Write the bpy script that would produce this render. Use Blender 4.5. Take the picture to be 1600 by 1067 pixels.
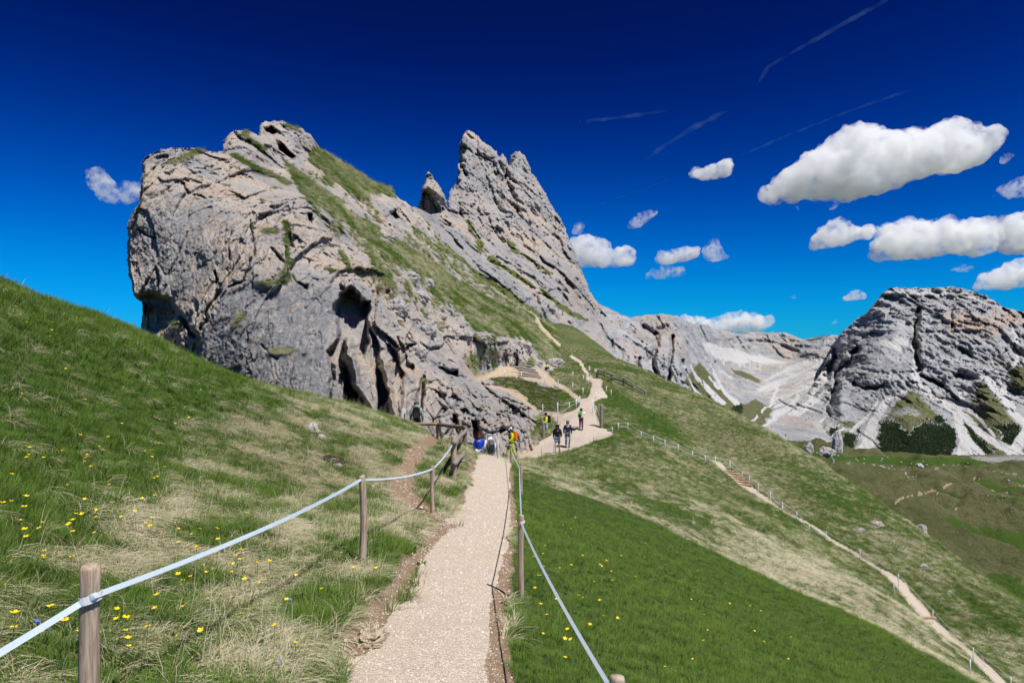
import bpy, bmesh, math, random
import numpy as np
from mathutils import Vector, Matrix, Euler
from mathutils.bvhtree import BVHTree

for _o in list(bpy.data.objects):
    bpy.data.objects.remove(_o)
SC = bpy.context.scene
COL = SC.collection
R = math.radians

# ------------------------------------------------------------------ camera, sky, sun, exposure
CH = 1.7                      # eye height above the trail
F = 1067.0                    # focal length in photo pixels (24 mm on 36 mm film, 1600 px wide)
cam = bpy.data.cameras.new('camera'); cam.lens = 24.0; cam.sensor_width = 36.0
cam.clip_start = 0.1; cam.clip_end = 90000.0
cam_ob = bpy.data.objects.new('camera', cam); COL.objects.link(cam_ob)
cam_ob.location = (0, 0, CH); cam_ob.rotation_euler = (R(90), 0, 0)
SC.camera = cam_ob

SUN_EL, SUN_AZ = R(60), R(43)          # azimuth: degrees behind the camera's right shoulder
SUN_DIR = Vector((math.cos(SUN_EL)*math.cos(SUN_AZ), -math.cos(SUN_EL)*math.sin(SUN_AZ), math.sin(SUN_EL)))
sl = bpy.data.lights.new('sun', 'SUN'); sl.energy = 4.6; sl.angle = R(0.53); sl.color = (1.0, 0.965, 0.915)
sun = bpy.data.objects.new('sun', sl); COL.objects.link(sun)
sun.rotation_euler = SUN_DIR.to_track_quat('Z', 'Y').to_euler()
sun.location = (60, -40, 120)

world = bpy.data.worlds.new('World'); SC.world = world; world.use_nodes = True
wn = world.node_tree; wn.nodes.clear()
sky = wn.nodes.new('ShaderNodeTexSky'); sky.sky_type = 'NISHITA'; sky.sun_disc = False
sky.sun_elevation = SUN_EL
sky.sun_rotation = math.atan2(SUN_DIR.x, SUN_DIR.y)
sky.altitude = 2500; sky.air_density = 1.0; sky.dust_density = 0.0; sky.ozone_density = 10.0
# a polarising filter: the clear-sky radiance is pressed down to a deep, saturated blue
sca = wn.nodes.new('ShaderNodeVectorMath'); sca.operation = 'SCALE'; sca.inputs['Scale'].default_value = 0.1
cur = wn.nodes.new('ShaderNodeRGBCurve')
for ci, pts in ((0, [(0, 0), (.3, .002), (.5, .010), (1, .03)]),
                (1, [(0, 0), (.116, .006), (.14, .0095), (.2, .036), (.29, .098), (.43, .205), (.6, .29), (.75, .335), (1, .37)]),
                (2, [(0, 0), (.28, .068), (.33, .11), (.4, .19), (.5, .32), (.64, .49), (.78, .62), (.87, .69), (1, .73)])):
    cv = cur.mapping.curves[ci]
    cv.points[0].location = pts[0]; cv.points[1].location = pts[-1]
    for q in pts[1:-1]: cv.points.new(*q)
cur.mapping.update()
bg = wn.nodes.new('ShaderNodeBackground'); bg.inputs[1].default_value = 1.0
wo = wn.nodes.new('ShaderNodeOutputWorld')
wn.links.new(sky.outputs[0], sca.inputs[0]); wn.links.new(sca.outputs[0], cur.inputs['Color'])
wn.links.new(cur.outputs[0], bg.inputs[0]); wn.links.new(bg.outputs[0], wo.inputs[0])

SC.view_settings.view_transform = 'Standard'; SC.view_settings.look = 'None'
SC.view_settings.exposure = 0.38; SC.view_settings.gamma = 1.0
SC.render.engine = 'CYCLES'
SC.cycles.use_denoising = True
SC.cycles.use_adaptive_sampling = True; SC.cycles.adaptive_threshold = 0.02
SC.cycles.max_bounces = 12; SC.cycles.diffuse_bounces = 2; SC.cycles.glossy_bounces = 1
SC.cycles.transmission_bounces = 3; SC.cycles.volume_bounces = 10; SC.cycles.transparent_max_bounces = 8
SC.cycles.volume_step_rate = 0.25; SC.cycles.volume_max_steps = 256
SC.cycles.caustics_reflective = False; SC.cycles.caustics_refractive = False

# ------------------------------------------------------------------ helpers
rng = np.random.default_rng(7)
random.seed(7)

def tag(o, label=None, cat=None, group=None, kind=None):
    if label: o['label'] = label
    if cat: o['category'] = cat
    if group: o['group'] = group
    if kind: o['kind'] = kind
    return o

def at(px, py, Y):
    return Vector(((px-800)/F*Y, Y, CH-(py-533.5)/F*Y))

def proj(P):
    return 800+F*P[:, 0]/P[:, 1], 533.5-F*(P[:, 2]-CH)/P[:, 1]

def smooth(a, b, x):
    t = np.clip((x-a)/(b-a), 0, 1)
    return t*t*(3-2*t)

def _hash(ix, iy, iz, seed):
    h = (ix.astype(np.uint32)*np.uint32(0x8da6b343)) ^ (iy.astype(np.uint32)*np.uint32(0xd8163841)) ^ (iz.astype(np.uint32)*np.uint32(0xcb1ab31f)) ^ np.uint32((seed*0x9E3779B1) & 0xffffffff)
    h ^= h >> np.uint32(15); h *= np.uint32(0x2c1b3c6d); h ^= h >> np.uint32(12); h *= np.uint32(0x297a2d39); h ^= h >> np.uint32(15)
    return h

def _hf(ix, iy, iz, seed):
    return _hash(ix, iy, iz, seed).astype(np.float64)/4294967295.0

def vnoise(P, seed=0):
    I = np.floor(P).astype(np.int64); f = P-I; f = f*f*f*(f*(f*6-15)+10)
    r = 0
    for dx in (0, 1):
        wx = f[:, 0] if dx else 1-f[:, 0]
        for dy in (0, 1):
            wy = f[:, 1] if dy else 1-f[:, 1]
            for dz in (0, 1):
                wz = f[:, 2] if dz else 1-f[:, 2]
                r = r+wx*wy*wz*_hf(I[:, 0]+dx, I[:, 1]+dy, I[:, 2]+dz, seed)
    return r*2-1

_ROT = np.array(Euler((0.7, 0.5, 0.9)).to_matrix())
def fbm(P, oct=4, seed=0, gain=0.5, ridged=False):
    r = 0; a = 1.0; t = 0; Q = P.copy()
    for i in range(oct):
        n = vnoise(Q, seed+i*17)
        if ridged: n = 1-2*np.abs(n)
        r = r+a*n; t += a; a *= gain; Q = (Q@_ROT)*2.03+11.3
    return r/t

def facet(P, seed=0, tilt=1.0):
    """blocky rock: every cell is a tilted plane with its own offset; returns (height, distance to the joint)"""
    I = np.floor(P).astype(np.int64); N = len(P)
    b1 = np.full(N, 1e9); b2 = np.full(N, 1e9); hv = np.zeros(N)
    for dx in (-1, 0, 1):
        for dy in (-1, 0, 1):
            for dz in (-1, 0, 1):
                cx, cy, cz = I[:, 0]+dx, I[:, 1]+dy, I[:, 2]+dz
                h = _hash(cx, cy, cz, seed)
                jx = (h & np.uint32(255))/255.0; jy = ((h >> np.uint32(8)) & np.uint32(255))/255.0; jz = ((h >> np.uint32(16)) & np.uint32(255))/255.0
                ddx = P[:, 0]-cx-jx; ddy = P[:, 1]-cy-jy; ddz = P[:, 2]-cz-jz
                d = ddx*ddx+ddy*ddy+ddz*ddz
                h2 = h*np.uint32(0x9E3779B1)
                tx = ((h2 >> np.uint32(8)) & np.uint32(255))/127.5-1; tz = ((h2 >> np.uint32(16)) & np.uint32(255))/127.5-1; off = ((h2 >> np.uint32(24)) & np.uint32(255))/127.5-1
                v = off*0.4+tilt*(tx*ddx+tz*ddz)
                m1 = d < b1
                b2 = np.where(m1, b1, np.minimum(b2, d)); hv = np.where(m1, v, hv); b1 = np.where(m1, d, b1)
    return hv, np.sqrt(b2)-np.sqrt(b1)

class TPS:
    """thin-plate interpolation of scattered survey points"""
    def __init__(self, pts, vals, lam=1e-4):
        self.p = np.asarray(pts, float); n = len(self.p)
        K = self._k(self.p, self.p)+lam*np.eye(n)
        Pm = np.c_[np.ones(n), self.p]
        A = np.block([[K, Pm], [Pm.T, np.zeros((3, 3))]])
        self.w = np.linalg.solve(A, np.r_[np.asarray(vals, float), 0, 0, 0])
    def _k(self, a, b):
        d2 = (a[:, None, 0]-b[None, :, 0])**2+(a[:, None, 1]-b[None, :, 1])**2
        return 0.5*d2*np.log(d2+1e-12)
    def __call__(self, q):
        out = np.empty(len(q)); n = len(self.p)
        for s in range(0, len(q), 20000):
            c = q[s:s+20000]
            out[s:s+20000] = self._k(c, self.p)@self.w[:n]+self.w[n]+c@self.w[n+1:]
        return out

def in_poly(px, py, poly):
    r = np.zeros(len(px), bool); n = len(poly)
    for i in range(n):
        x1, y1 = poly[i]; x2, y2 = poly[(i+1) % n]
        if y1 == y2: continue
        c = ((y1 > py) != (y2 > py)) & (px < (x2-x1)*(py-y1)/(y2-y1)+x1)
        r ^= c
    return r

def seg_dist(px, py, pts, closed=False, with_t=False):
    best = np.full(len(px), 1e9); bt = np.zeros(len(px))
    m = len(pts); k = m if closed else m-1
    for i in range(k):
        x1, y1 = pts[i][:2]; x2, y2 = pts[(i+1) % m][:2]
        dx, dy = x2-x1, y2-y1; L = dx*dx+dy*dy+1e-9
        t = np.clip(((px-x1)*dx+(py-y1)*dy)/L, 0, 1)
        d = np.hypot(px-x1-t*dx, py-y1-t*dy)
        if with_t: bt = np.where(d < best, i+t, bt)
        best = np.minimum(best, d)
    return (best, bt) if with_t else best

def poly_in(px, py, poly, soft):
    """0 outside, 1 well inside, softened over soft pixels"""
    xs = [p[0] for p in poly]; ys = [p[1] for p in poly]
    m = (px > min(xs)-soft) & (px < max(xs)+soft) & (py > min(ys)-soft) & (py < max(ys)+soft)
    r = np.zeros(len(px))
    if m.any():
        a, b = px[m], py[m]
        d = seg_dist(a, b, poly, True); s = np.where(in_poly(a, b, poly), d, -d)
        r[m] = smooth(-soft*0.3, soft, s)
    return r

def stroke(px, py, pts, w0, w1=None, soft=0.5):
    """1 on the line, 0 beyond its half width"""
    xs = [p[0] for p in pts]; ys = [p[1] for p in pts]; w1 = w0 if w1 is None else w1; W = max(w0, w1)
    m = (px > min(xs)-W) & (px < max(xs)+W) & (py > min(ys)-W) & (py < max(ys)+W)
    r = np.zeros(len(px))
    if m.any():
        d, t = seg_dist(px[m], py[m], pts, False, True)
        w = w0+(w1-w0)*t/(len(pts)-1)
        r[m] = 1-smooth(1-soft, 1.0, d/w)
    return r

def mesh_from(name, V, Fq, mat, smooth_shade=True, attrs=None, parent=None, link=True):
    """V (n,3), Fq (m,3|4) arrays to a mesh object"""
    me = bpy.data.meshes.new(name)
    V = np.asarray(V, np.float32); Fq = np.asarray(Fq, np.int32); k = Fq.shape[1]
    me.vertices.add(len(V)); me.vertices.foreach_set('co', V.ravel())
    me.loops.add(Fq.size); me.loops.foreach_set('vertex_index', Fq.ravel())
    me.polygons.add(len(Fq)); me.polygons.foreach_set('loop_start', np.arange(0, Fq.size, k, dtype=np.int32))
    me.polygons.foreach_set('use_smooth', np.full(len(Fq), smooth_shade, bool))
    for an, arr in (attrs or {}).items():
        arr = np.asarray(arr, np.float32)
        if arr.ndim == 1:
            a = me.attributes.new(an, 'FLOAT', 'POINT'); a.data.foreach_set('value', arr)
        else:
            a = me.attributes.new(an, 'FLOAT_COLOR', 'POINT'); a.data.foreach_set('color', arr.ravel())
    if mat: me.materials.append(mat)
    me.update(); me.validate()
    o = bpy.data.objects.new(name, me)
    if link: COL.objects.link(o)
    if parent: o.parent = parent
    return o

# ---- node helpers
class MT:
    def __init__(self, name):
        self.m = bpy.data.materials.new(name); self.m.use_nodes = True
        self.t = self.m.node_tree; self.t.nodes.clear()
        self.out = self.t.nodes.new('ShaderNodeOutputMaterial')
    def n(self, typ, props=None, **inp):
        nd = self.t.nodes.new('ShaderNode'+typ)
        for k, v in (props or {}).items(): setattr(nd, k, v)
        for k, v in inp.items():
            s = nd.inputs[int(k[1:])] if k[0] == '_' and k[1:].isdigit() else nd.inputs[k.replace('_', ' ')]
            if isinstance(v, bpy.types.NodeSocket): self.t.links.new(v, s)
            else: s.default_value = v
        return nd
    def coord(self, scale=(1, 1, 1), rot=(0, 0, 0)):
        tc = self.n('TexCoord')
        return self.n('Mapping', Vector=tc.outputs['Object'], Scale=scale, Rotation=rot).outputs[0]
    def noise(self, vec, scale, detail=6, rough=0.6, dist=0.0):
        return self.n('TexNoise', Vector=vec, Scale=scale, Detail=detail, Roughness=rough, Distortion=dist).outputs[0]
    def ramp(self, fac, stops):
        nd = self.n('ValToRGB', _0=fac); e = nd.color_ramp.elements
        while len(e) < len(stops): e.new(0.5)
        for i, (p, c) in enumerate(stops):
            e[i].position = p; e[i].color = (*c, 1) if len(c) == 3 else c
        return nd.outputs[0]
    def step(self, fac, a, b):
        return self.n('MapRange', {'interpolation_type': 'SMOOTHSTEP'}, Value=fac, From_Min=a, From_Max=b).outputs[0]
    def mix(self, f, a, b):
        nd = self.n('Mix', {'data_type': 'RGBA'})
        for s, v in ((nd.inputs[0], f), (nd.inputs[6], a), (nd.inputs[7], b)):
            if isinstance(v, bpy.types.NodeSocket): self.t.links.new(v, s)
            else: s.default_value = (*v, 1) if isinstance(v, tuple) and len(v) == 3 else v
        return nd.outputs[2]
    def math(self, op, a, b=0.0, c=None):
        nd = self.n('Math', {'operation': op})
        for i, v in enumerate((a, b) if c is None else (a, b, c)):
            if isinstance(v, bpy.types.NodeSocket): self.t.links.new(v, nd.inputs[i])
            else: nd.inputs[i].default_value = v
        return nd.outputs[0]
    def attr(self, name, typ='GEOMETRY'):
        return self.n('Attribute', {'attribute_name': name, 'attribute_type': typ})
    def bump(self, h, strength, dist):
        return self.n('Bump', Height=h, Strength=strength, Distance=dist).outputs[0]
    def bsdf(self, color, rough=0.8, normal=None, spec=0.3, **kw):
        nd = self.n('BsdfPrincipled', Roughness=rough, **kw)
        nd.inputs['Specular IOR Level'].default_value = spec
        if isinstance(color, bpy.types.NodeSocket): self.t.links.new(color, nd.inputs['Base Color'])
        else: nd.inputs['Base Color'].default_value = (*color, 1)
        if normal is not None: self.t.links.new(normal, nd.inputs['Normal'])
        self.t.links.new(nd.outputs[0], self.out.inputs[0])
        return nd

def plain(name, color, rough=0.7, var=0.15, scale=20.0, spec=0.3, bump=0.0):
    t = MT(name); v = t.coord(); nz = t.noise(v, scale, 4)
    c = t.mix(t.step(nz, 0.3, 0.7), tuple(x*(1-var) for x in color), tuple(min(1, x*(1+var)) for x in color))
    nm = t.bump(nz, bump, 0.01) if bump else None
    t.bsdf(c, rough, nm, spec)
    return t.m
# ------------------------------------------------------------------ materials of the land
def rock_material(name, s, light, warm, grey, orange, grass_a, grass_b, bump=0.6, bdist=0.1, streak=1.0, gvar=1.0):
    """mask: r grass, g orange rock, b grey slab, a sand / scree"""
    t = MT(name); v = t.coord()
    m = t.attr('mask'); sep = t.n('SeparateColor', Color=m.outputs['Color'])
    r, g, b = sep.outputs[0], sep.outputs[1], sep.outputs[2]; a = m.outputs['Alpha']
    n1 = t.noise(v, 0.9*s, 8, 0.62); n2 = t.noise(v, 4.0*s, 8, 0.65); n3 = t.noise(v, 0.25*s, 5, 0.6)
    n4 = t.noise(v, 15*s, 6, 0.7)
    vs = t.coord((1, 1, 0.16)); st = t.noise(vs, 2.2*s, 7, 0.62)
    c = t.mix(t.step(n1, 0.42, 0.72), light, warm)
    c = t.mix(t.math('MULTIPLY', t.step(n3, 0.52, 0.74), 0.35), c, orange)
    c = t.mix(t.math('MULTIPLY', g, t.step(n2, 0.3, 0.62)), c, orange)
    c = t.mix(t.math('MULTIPLY', b, t.step(st, 0.68, 0.48)), c, grey)
    c = t.mix(t.math('MULTIPLY', t.step(st, 0.56, 0.74), 0.5*streak), c, tuple(x*0.45 for x in grey))
    c = t.mix(t.math('MULTIPLY', t.step(n2, 0.55, 0.72), 0.5), c, tuple(min(1, x*1.25) for x in light))
    c = t.mix(t.math('MULTIPLY', t.step(t.noise(v, 0.55*s, 7, .7), 0.52, 0.66), t.math('ADD', t.math('MULTIPLY', b, .45), .16)), c, tuple(x*0.62 for x in grey))
    c = t.mix(t.math('MULTIPLY', t.step(n4, 0.52, 0.68), 0.6), c, tuple(x*0.42 for x in grey))
    c = t.mix(t.math('MULTIPLY', t.step(t.noise(t.coord((1, 1, .45)), 6.5*s, 8, .72, .5), 0.53, 0.64), 0.55), c, tuple(x*0.45 for x in warm))
    gn = t.noise(v, 2.6*s, 6, 0.7); gn2 = t.noise(v, 9*s*gvar, 5, 0.7)
    gc = t.mix(t.step(gn, 0.38, 0.62), grass_a, grass_b)
    gc = t.mix(t.math('MULTIPLY', t.step(gn2, 0.45, 0.7), 0.6), gc, tuple(x*0.45 for x in grass_a))
    gm = t.step(t.math('ADD', r, t.math('MULTIPLY', t.math('SUBTRACT', n2, 0.5), 1.3)), 0.42, 0.6)
    sand = t.mix(t.step(n2, 0.3, 0.7), (0.56, 0.44, 0.30), (0.47, 0.36, 0.25))
    sm = t.step(t.math('ADD', a, t.math('MULTIPLY', t.math('SUBTRACT', n2, 0.5), 0.9)), 0.45, 0.6)
    c = t.mix(gm, c, gc); c = t.mix(sm, c, sand)
    h = t.math('ADD', t.math('MULTIPLY', n2, 1.0), t.math('MULTIPLY', n4, 0.5))
    t.bsdf(c, 0.9, t.bump(h, bump, bdist), 0.15)
    return t.m

M = {}
M['cliff'] = rock_material('cliff_rock', 1.0, (0.51, 0.48, 0.45), (0.49, 0.41, 0.345), (0.25, 0.253, 0.265), (0.44, 0.30, 0.185), (0.078, 0.125, 0.022), (0.14, 0.165, 0.045), 1.0, 0.2)
M['peak'] = rock_material('peak_rock', 0.16, (0.41, 0.395, 0.385), (0.42, 0.36, 0.31), (0.23, 0.235, 0.25), (0.42, 0.30, 0.20), (0.075, 0.105, 0.022), (0.14, 0.145, 0.045), 0.8, 0.9)

def far_material(name, s, light, dark, orange):
    """mask: r olive turf, g orange, b scree, a forest floor"""
    t = MT(name); v = t.coord()
    m = t.attr('mask'); sep = t.n('SeparateColor', Color=m.outputs['Color'])
    r, g, b = sep.outputs[0], sep.outputs[1], sep.outputs[2]; a = m.outputs['Alpha']
    n1 = t.noise(v, 1.0*s, 8, 0.62); n2 = t.noise(v, 5*s, 8, 0.65); n3 = t.noise(v, 18*s, 6, 0.65)
    band = t.noise(t.coord((0.12, 0.12, 1.0)), 4.5*s, 7, 0.6)
    st = t.noise(t.coord((1, 1, 0.2)), 4*s, 7, 0.6)
    c = t.mix(t.step(n1, 0.35, 0.65), light, dark)
    c = t.mix(t.math('MULTIPLY', t.step(band, 0.48, 0.6), 0.45), c, tuple(x*0.62 for x in dark))
    c = t.mix(t.math('MULTIPLY', t.step(n2, 0.53, 0.72), 0.5), c, tuple(x*0.6 for x in dark))
    c = t.mix(t.math('MULTIPLY', t.step(st, 0.53, 0.68), 0.4), c, tuple(min(1, x*1.3) for x in light))
    c = t.mix(t.math('MULTIPLY', g, t.step(n2, 0.36, 0.6)), c, orange)
    off = t.math('ADD', t.math('MULTIPLY', t.math('SUBTRACT', n3, 0.5), 0.8), t.math('MULTIPLY', t.math('SUBTRACT', n2, 0.5), 1.1))
    rm = t.step(t.math('ADD', r, off), 0.4, 0.62)
    c = t.mix(rm, c, t.mix(t.step(n2, 0.4, 0.65), (0.075, 0.082, 0.034), (0.125, 0.125, 0.065)))
    fm = t.step(t.math('ADD', a, off), 0.42, 0.58)
    c = t.mix(fm, c, t.mix(t.step(n3, 0.4, 0.65), (0.012, 0.022, 0.010), (0.03, 0.042, 0.018)))
    sm = t.step(t.math('ADD', b, off), 0.34, 0.78)
    c = t.mix(sm, c, t.mix(t.step(n3, 0.35, 0.65), (0.48, 0.475, 0.47), (0.37, 0.365, 0.36)))
    t.bsdf(c, 0.95, t.bump(t.math('ADD', n2, t.math('MULTIPLY', n3, 0.5)), 0.9, 2.5/s*0.02), 0.1)
    return t.m
M['far'] = far_material('haze_tinted_limestone', 0.012, (0.33, 0.335, 0.345), (0.235, 0.24, 0.25), (0.42, 0.29, 0.20))  # pale grey limestone, tinted slightly blue: distance haze put into the rock colour

def ground_material():
    """mask: r trail gravel, g bare soil, b dry turf, a pale sandy trail"""
    t = MT('alpine_turf'); v = t.coord()
    m = t.attr('mask'); sep = t.n('SeparateColor', Color=m.outputs['Color'])
    r, g, b = sep.outputs[0], sep.outputs[1], sep.outputs[2]; a = m.outputs['Alpha']
    n1 = t.noise(v, 0.7, 6, 0.6); n2 = t.noise(v, 5, 6, 0.65); n3 = t.noise(v, 40, 5, 0.7); n5 = t.noise(v, 260, 2, 0.6)
    vo = t.n('TexVoronoi', Vector=v, Scale=75.0, Randomness=1.0); vo2 = t.n('TexVoronoi', Vector=v, Scale=38.0, Randomness=1.0)
    green = t.mix(t.step(n2, 0.35, 0.65), (0.030, 0.055, 0.012), (0.060, 0.10, 0.02))
    dry = t.mix(t.step(n3, 0.35, 0.65), (0.10, 0.10, 0.04), (0.24, 0.22, 0.12))
    c = t.mix(t.math('MULTIPLY', b, t.step(n2, 0.35, 0.6)), green, dry)
    soil = t.mix(t.step(n3, 0.3, 0.7), (0.17, 0.115, 0.075), (0.30, 0.215, 0.145))
    peb = t.n('SeparateColor', Color=vo.outputs['Color']).outputs[0]
    grav = t.mix(t.step(peb, 0.0, 1.0), (0.46, 0.38, 0.30), (0.71, 0.62, 0.52))
    grav = t.mix(t.math('MULTIPLY', t.step(vo.outputs['Distance'], 0.35, 0.6), 0.55), grav, (0.26, 0.21, 0.16))
    grav = t.mix(t.math('MULTIPLY', t.step(n2, 0.45, 0.7), 0.4), grav, (0.42, 0.335, 0.255))
    grav = t.mix(t.math('MULTIPLY', t.step(t.noise(v, 1.6, 5, .6), 0.45, 0.65), 0.45), grav, (0.46, 0.375, 0.29))
    sandy = t.mix(t.step(n3, 0.3, 0.7), (0.40, 0.335, 0.27), (0.52, 0.45, 0.375))
    jit = t.math('MULTIPLY', t.math('SUBTRACT', n3, 0.5), 0.9)
    c = t.mix(t.step(t.math('ADD', g, jit), 0.4, 0.62), c, soil)
    c = t.mix(t.step(t.math('ADD', a, jit), 0.4, 0.6), c, sandy)
    c = t.mix(t.step(t.math('ADD', r, jit), 0.38, 0.62), c, grav)
    hb = t.math('ADD', t.math('MULTIPLY', n3, 0.7), t.math('MULTIPLY', vo.outputs['Distance'], -0.5))
    t.bsdf(c, 0.92, t.bump(t.math('ADD', hb, t.math('MULTIPLY', vo2.outputs['Distance'], -0.3)), 0.7, 0.018), 0.12)
    return t.m
M['ground'] = ground_material()

def valley_material():
    t = MT('valley_turf'); v = t.coord()
    m = t.attr('mask'); sep = t.n('SeparateColor', Color=m.outputs['Color'])
    r, g, b = sep.outputs[0], sep.outputs[1], sep.outputs[2]; a = m.outputs['Alpha']
    n1 = t.noise(v, 0.012, 7, 0.62); n2 = t.noise(v, 0.08, 7, 0.65); n3 = t.noise(v, 0.5, 5, 0.65)
    c = t.mix(t.step(n1, 0.36, 0.64), (0.085, 0.092, 0.034), (0.13, 0.13, 0.06))
    c = t.mix(t.math('MULTIPLY', t.step(n2, 0.5, 0.68), 0.7), c, (0.065, 0.07, 0.026))
    c = t.mix(t.math('MULTIPLY', t.step(n3, 0.47, 0.62), 0.55), c, (0.040, 0.046, 0.018))
    c = t.mix(t.math('MULTIPLY', t.step(t.noise(v, .22, 6, .7), .54, .66), .6), c, (0.17, 0.165, 0.10))
    gm = t.step(t.math('ADD', r, t.math('MULTIPLY', t.math('SUBTRACT', n2, 0.5), 1.2)), 0.4, 0.65)
    c = t.mix(gm, c, t.mix(t.step(n3, 0.4, 0.6), (0.042, 0.08, 0.012), (0.06, 0.105, 0.018)))
    c = t.mix(t.step(g, 0.35, 0.6), c, (0.33, 0.26, 0.17))
    c = t.mix(t.step(t.math('ADD', b, t.math('MULTIPLY', t.math('SUBTRACT', n3, 0.5), 1.4)), 0.5, 0.6), c, (0.36, 0.35, 0.34))
    c = t.mix(t.step(a, 0.45, 0.8), c, (0.22, 0.225, 0.21))
    t.bsdf(c, 0.95, t.bump(t.math('ADD', n2, t.math('MULTIPLY', n3, 0.6)), 1.0, 5.0), 0.1)
    return t.m
M['valley'] = valley_material()

# ------------------------------------------------------------------ the ground: hillside, trail, right-hand slope
PY = np.array([0, 2, 4.2, 6.2, 8.5, 11.5, 16, 21.0]); PZ = np.array([.1, -.2, -.4, -.68, -.9, -1.17, -1.55, -1.82])
TL_Y = np.array([0, 3.0, 4.2, 6.2, 7.5, 8.5, 10, 11.5, 13, 16, 21, 40]); TL_X = np.array([-1.0, -1.02, -1.06, -1.03, -1.12, -1.08, -1.03, -.95, -.92, -.94, -1.14, -1.6])
TR_Y = np.array([0, 4.2, 6.2, 8.5, 11.5, 16, 21, 40]); TR_X = np.array([0.0, -.04, -.10, -.03, 0.0, 0.0, 0.02, 0.1])
zp = lambda y: np.interp(y, PY, PZ)
G = []      # survey: px, Y, py
def gz(x, y, z): G.append((800+F*x/y, y, 533.5-F*(z-CH)/y))
for y in (1.2, 2.2, 3.5, 5, 7, 10, 13, 17, 21):
    gz(-0.55, y, float(zp(y)))
for y in (1.2, 2.2, 3.5, 5.5, 8, 11):
    xl = float(np.interp(y, TL_Y, TL_X))
    for d in (0.7, 2.0, 4.5, 8.0, 13):
        if abs(xl-d)/y < 1.6: gz(xl-d, y, float(zp(y))+.15*d+.036*d*d)
for y in (1.2, 2.2, 4, 6, 9, 13, 17):
    for x in (0.8, 2.5, 5.5, 10):
        if x/y < 1.5: gz(x, y, float(zp(y))-.08-.42*x)
SKY_L = [(-300, 12, 330), (-150, 12.5, 385), (0, 13, 449), (100, 14, 486), (160, 14.8, 505), (220, 15.5, 527), (300, 17, 566), (385, 19, 601), (460, 20.5, 618), (520, 22, 632), (590, 24, 650), (640, 25.5, 663)]
for p, y, q in SKY_L:
    G.append((p, y, q))
    G.append((p, y*1.22, q+26)); G.append((p, y*1.6, q+110))
G += [(680, 25, 683), (700, 25, 697), (700, 30, 735), (765, 22.3, 718), (765, 24, 727), (765, 30, 750), (720, 22.5, 717), (640, 32, 700), (740, 27, 728),
      (800, 18, 740), (1000, 19, 808), (1160, 20, 880), (1350, 17.5, 970), (1520, 15, 1058), (1700, 14, 1150), (1900, 13, 1260)]
TRAIL = [(1075, 52, 700), (1100, 48, 713), (1130, 43, 733), (1180, 40, 766), (1250, 36, 813), (1330, 32, 862), (1400, 29, 906), (1430, 27.5, 940), (1480, 25, 991), (1560, 21.5, 1064), (1680, 18, 1180)]
G += [(p, y, q) for p, y, q in TRAIL]
G += [(800, 32, 717), (850, 34, 713), (900, 37, 702), (890, 38.5, 697), (960, 40, 679), (940, 48, 645), (925, 58, 612), (945, 66, 592), (890, 46, 650), (870, 42, 670), (905, 62, 610),
      (900, 31, 724), (900, 25, 752), (1000, 40, 692), (1050, 46, 677), (1050, 60, 640), (1000, 76, 604), (960, 90, 575), (920, 100, 556),
      (1000, 27, 752), (1100, 32, 770), (1250, 27, 850), (1400, 22, 945)]
SKY_R = [(870, 120, 506), (930, 112, 540), (1000, 98, 575), (1100, 80, 622), (1180, 68, 664), (1250, 58, 703), (1340, 49, 762), (1440, 40, 835), (1520, 35, 890), (1600, 30, 946), (1750, 25, 1060), (1950, 21, 1220)]
for p, y, q in SKY_R:
    G.append((p, y, q)); G.append((p, y*1.25, q+45)); G.append((p, y*1.8, q+330))
G += [(760, 36, 725), (700, 40, 735), (600, 40, 760), (400, 40, 780), (200, 40, 800), (0, 40, 900), (-300, 40, 900), (780, 50, 705), (820, 60, 650), (700, 60, 740), (300, 70, 800), (0, 80, 900), (840, 80, 585), (780, 90, 600), (800, 120, 540), (600, 120, 640), (200, 130, 800)]
G = np.array(G)
gt = TPS(np.c_[(G[:, 0]-800)/500, np.log(G[:, 1])*1.6], (G[:, 2]-533.5)/F, 1e-4)

def ground_base(px, Y):
    return CH-gt(np.c_[(px-800)/500, np.log(Y)*1.6])*Y

JP = [(800, 718), (812, 707), (846, 687), (860, 680), (868, 668), (868, 660), (852, 650), (880, 645), (896, 641), (905, 634), (906, 622), (918, 621), (922, 612), (925, 590), (943, 592), (941, 605), (952, 621), (934, 625), (929, 630), (932, 644), (939, 664), (950, 672), (963, 678), (954, 683), (938, 687), (899, 702), (871, 709.5), (837, 716), (815, 717)]
def fold_line():
    return [(800, 738), (830, 745), (900, 766), (960, 788), (1040, 820), (1100, 852), (1160, 880), (1240, 918), (1330, 957), (1420, 1003), (1520, 1060), (1640, 1120)]
BR = [(700, 838), (680, 828), (655, 803), (632, 775), (622, 757), (634, 739), (645, 715), (660, 697), (678, 685)]

gpx = np.concatenate([np.arange(-420, -20, 7.0), np.arange(-20, 1620, 3.3), np.arange(1620, 2150, 9.0)])
gly = np.arange(math.log(1.2), math.log(150), 0.0088)
gpx2, gl2 = np.meshgrid(gpx, gly); nR, nC = gpx2.shape
gpx_f = gpx2.ravel(); gY = np.exp(gl2.ravel()); gX = (gpx_f-800)/F*gY
gZ = ground_base(gpx_f, gY)
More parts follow.
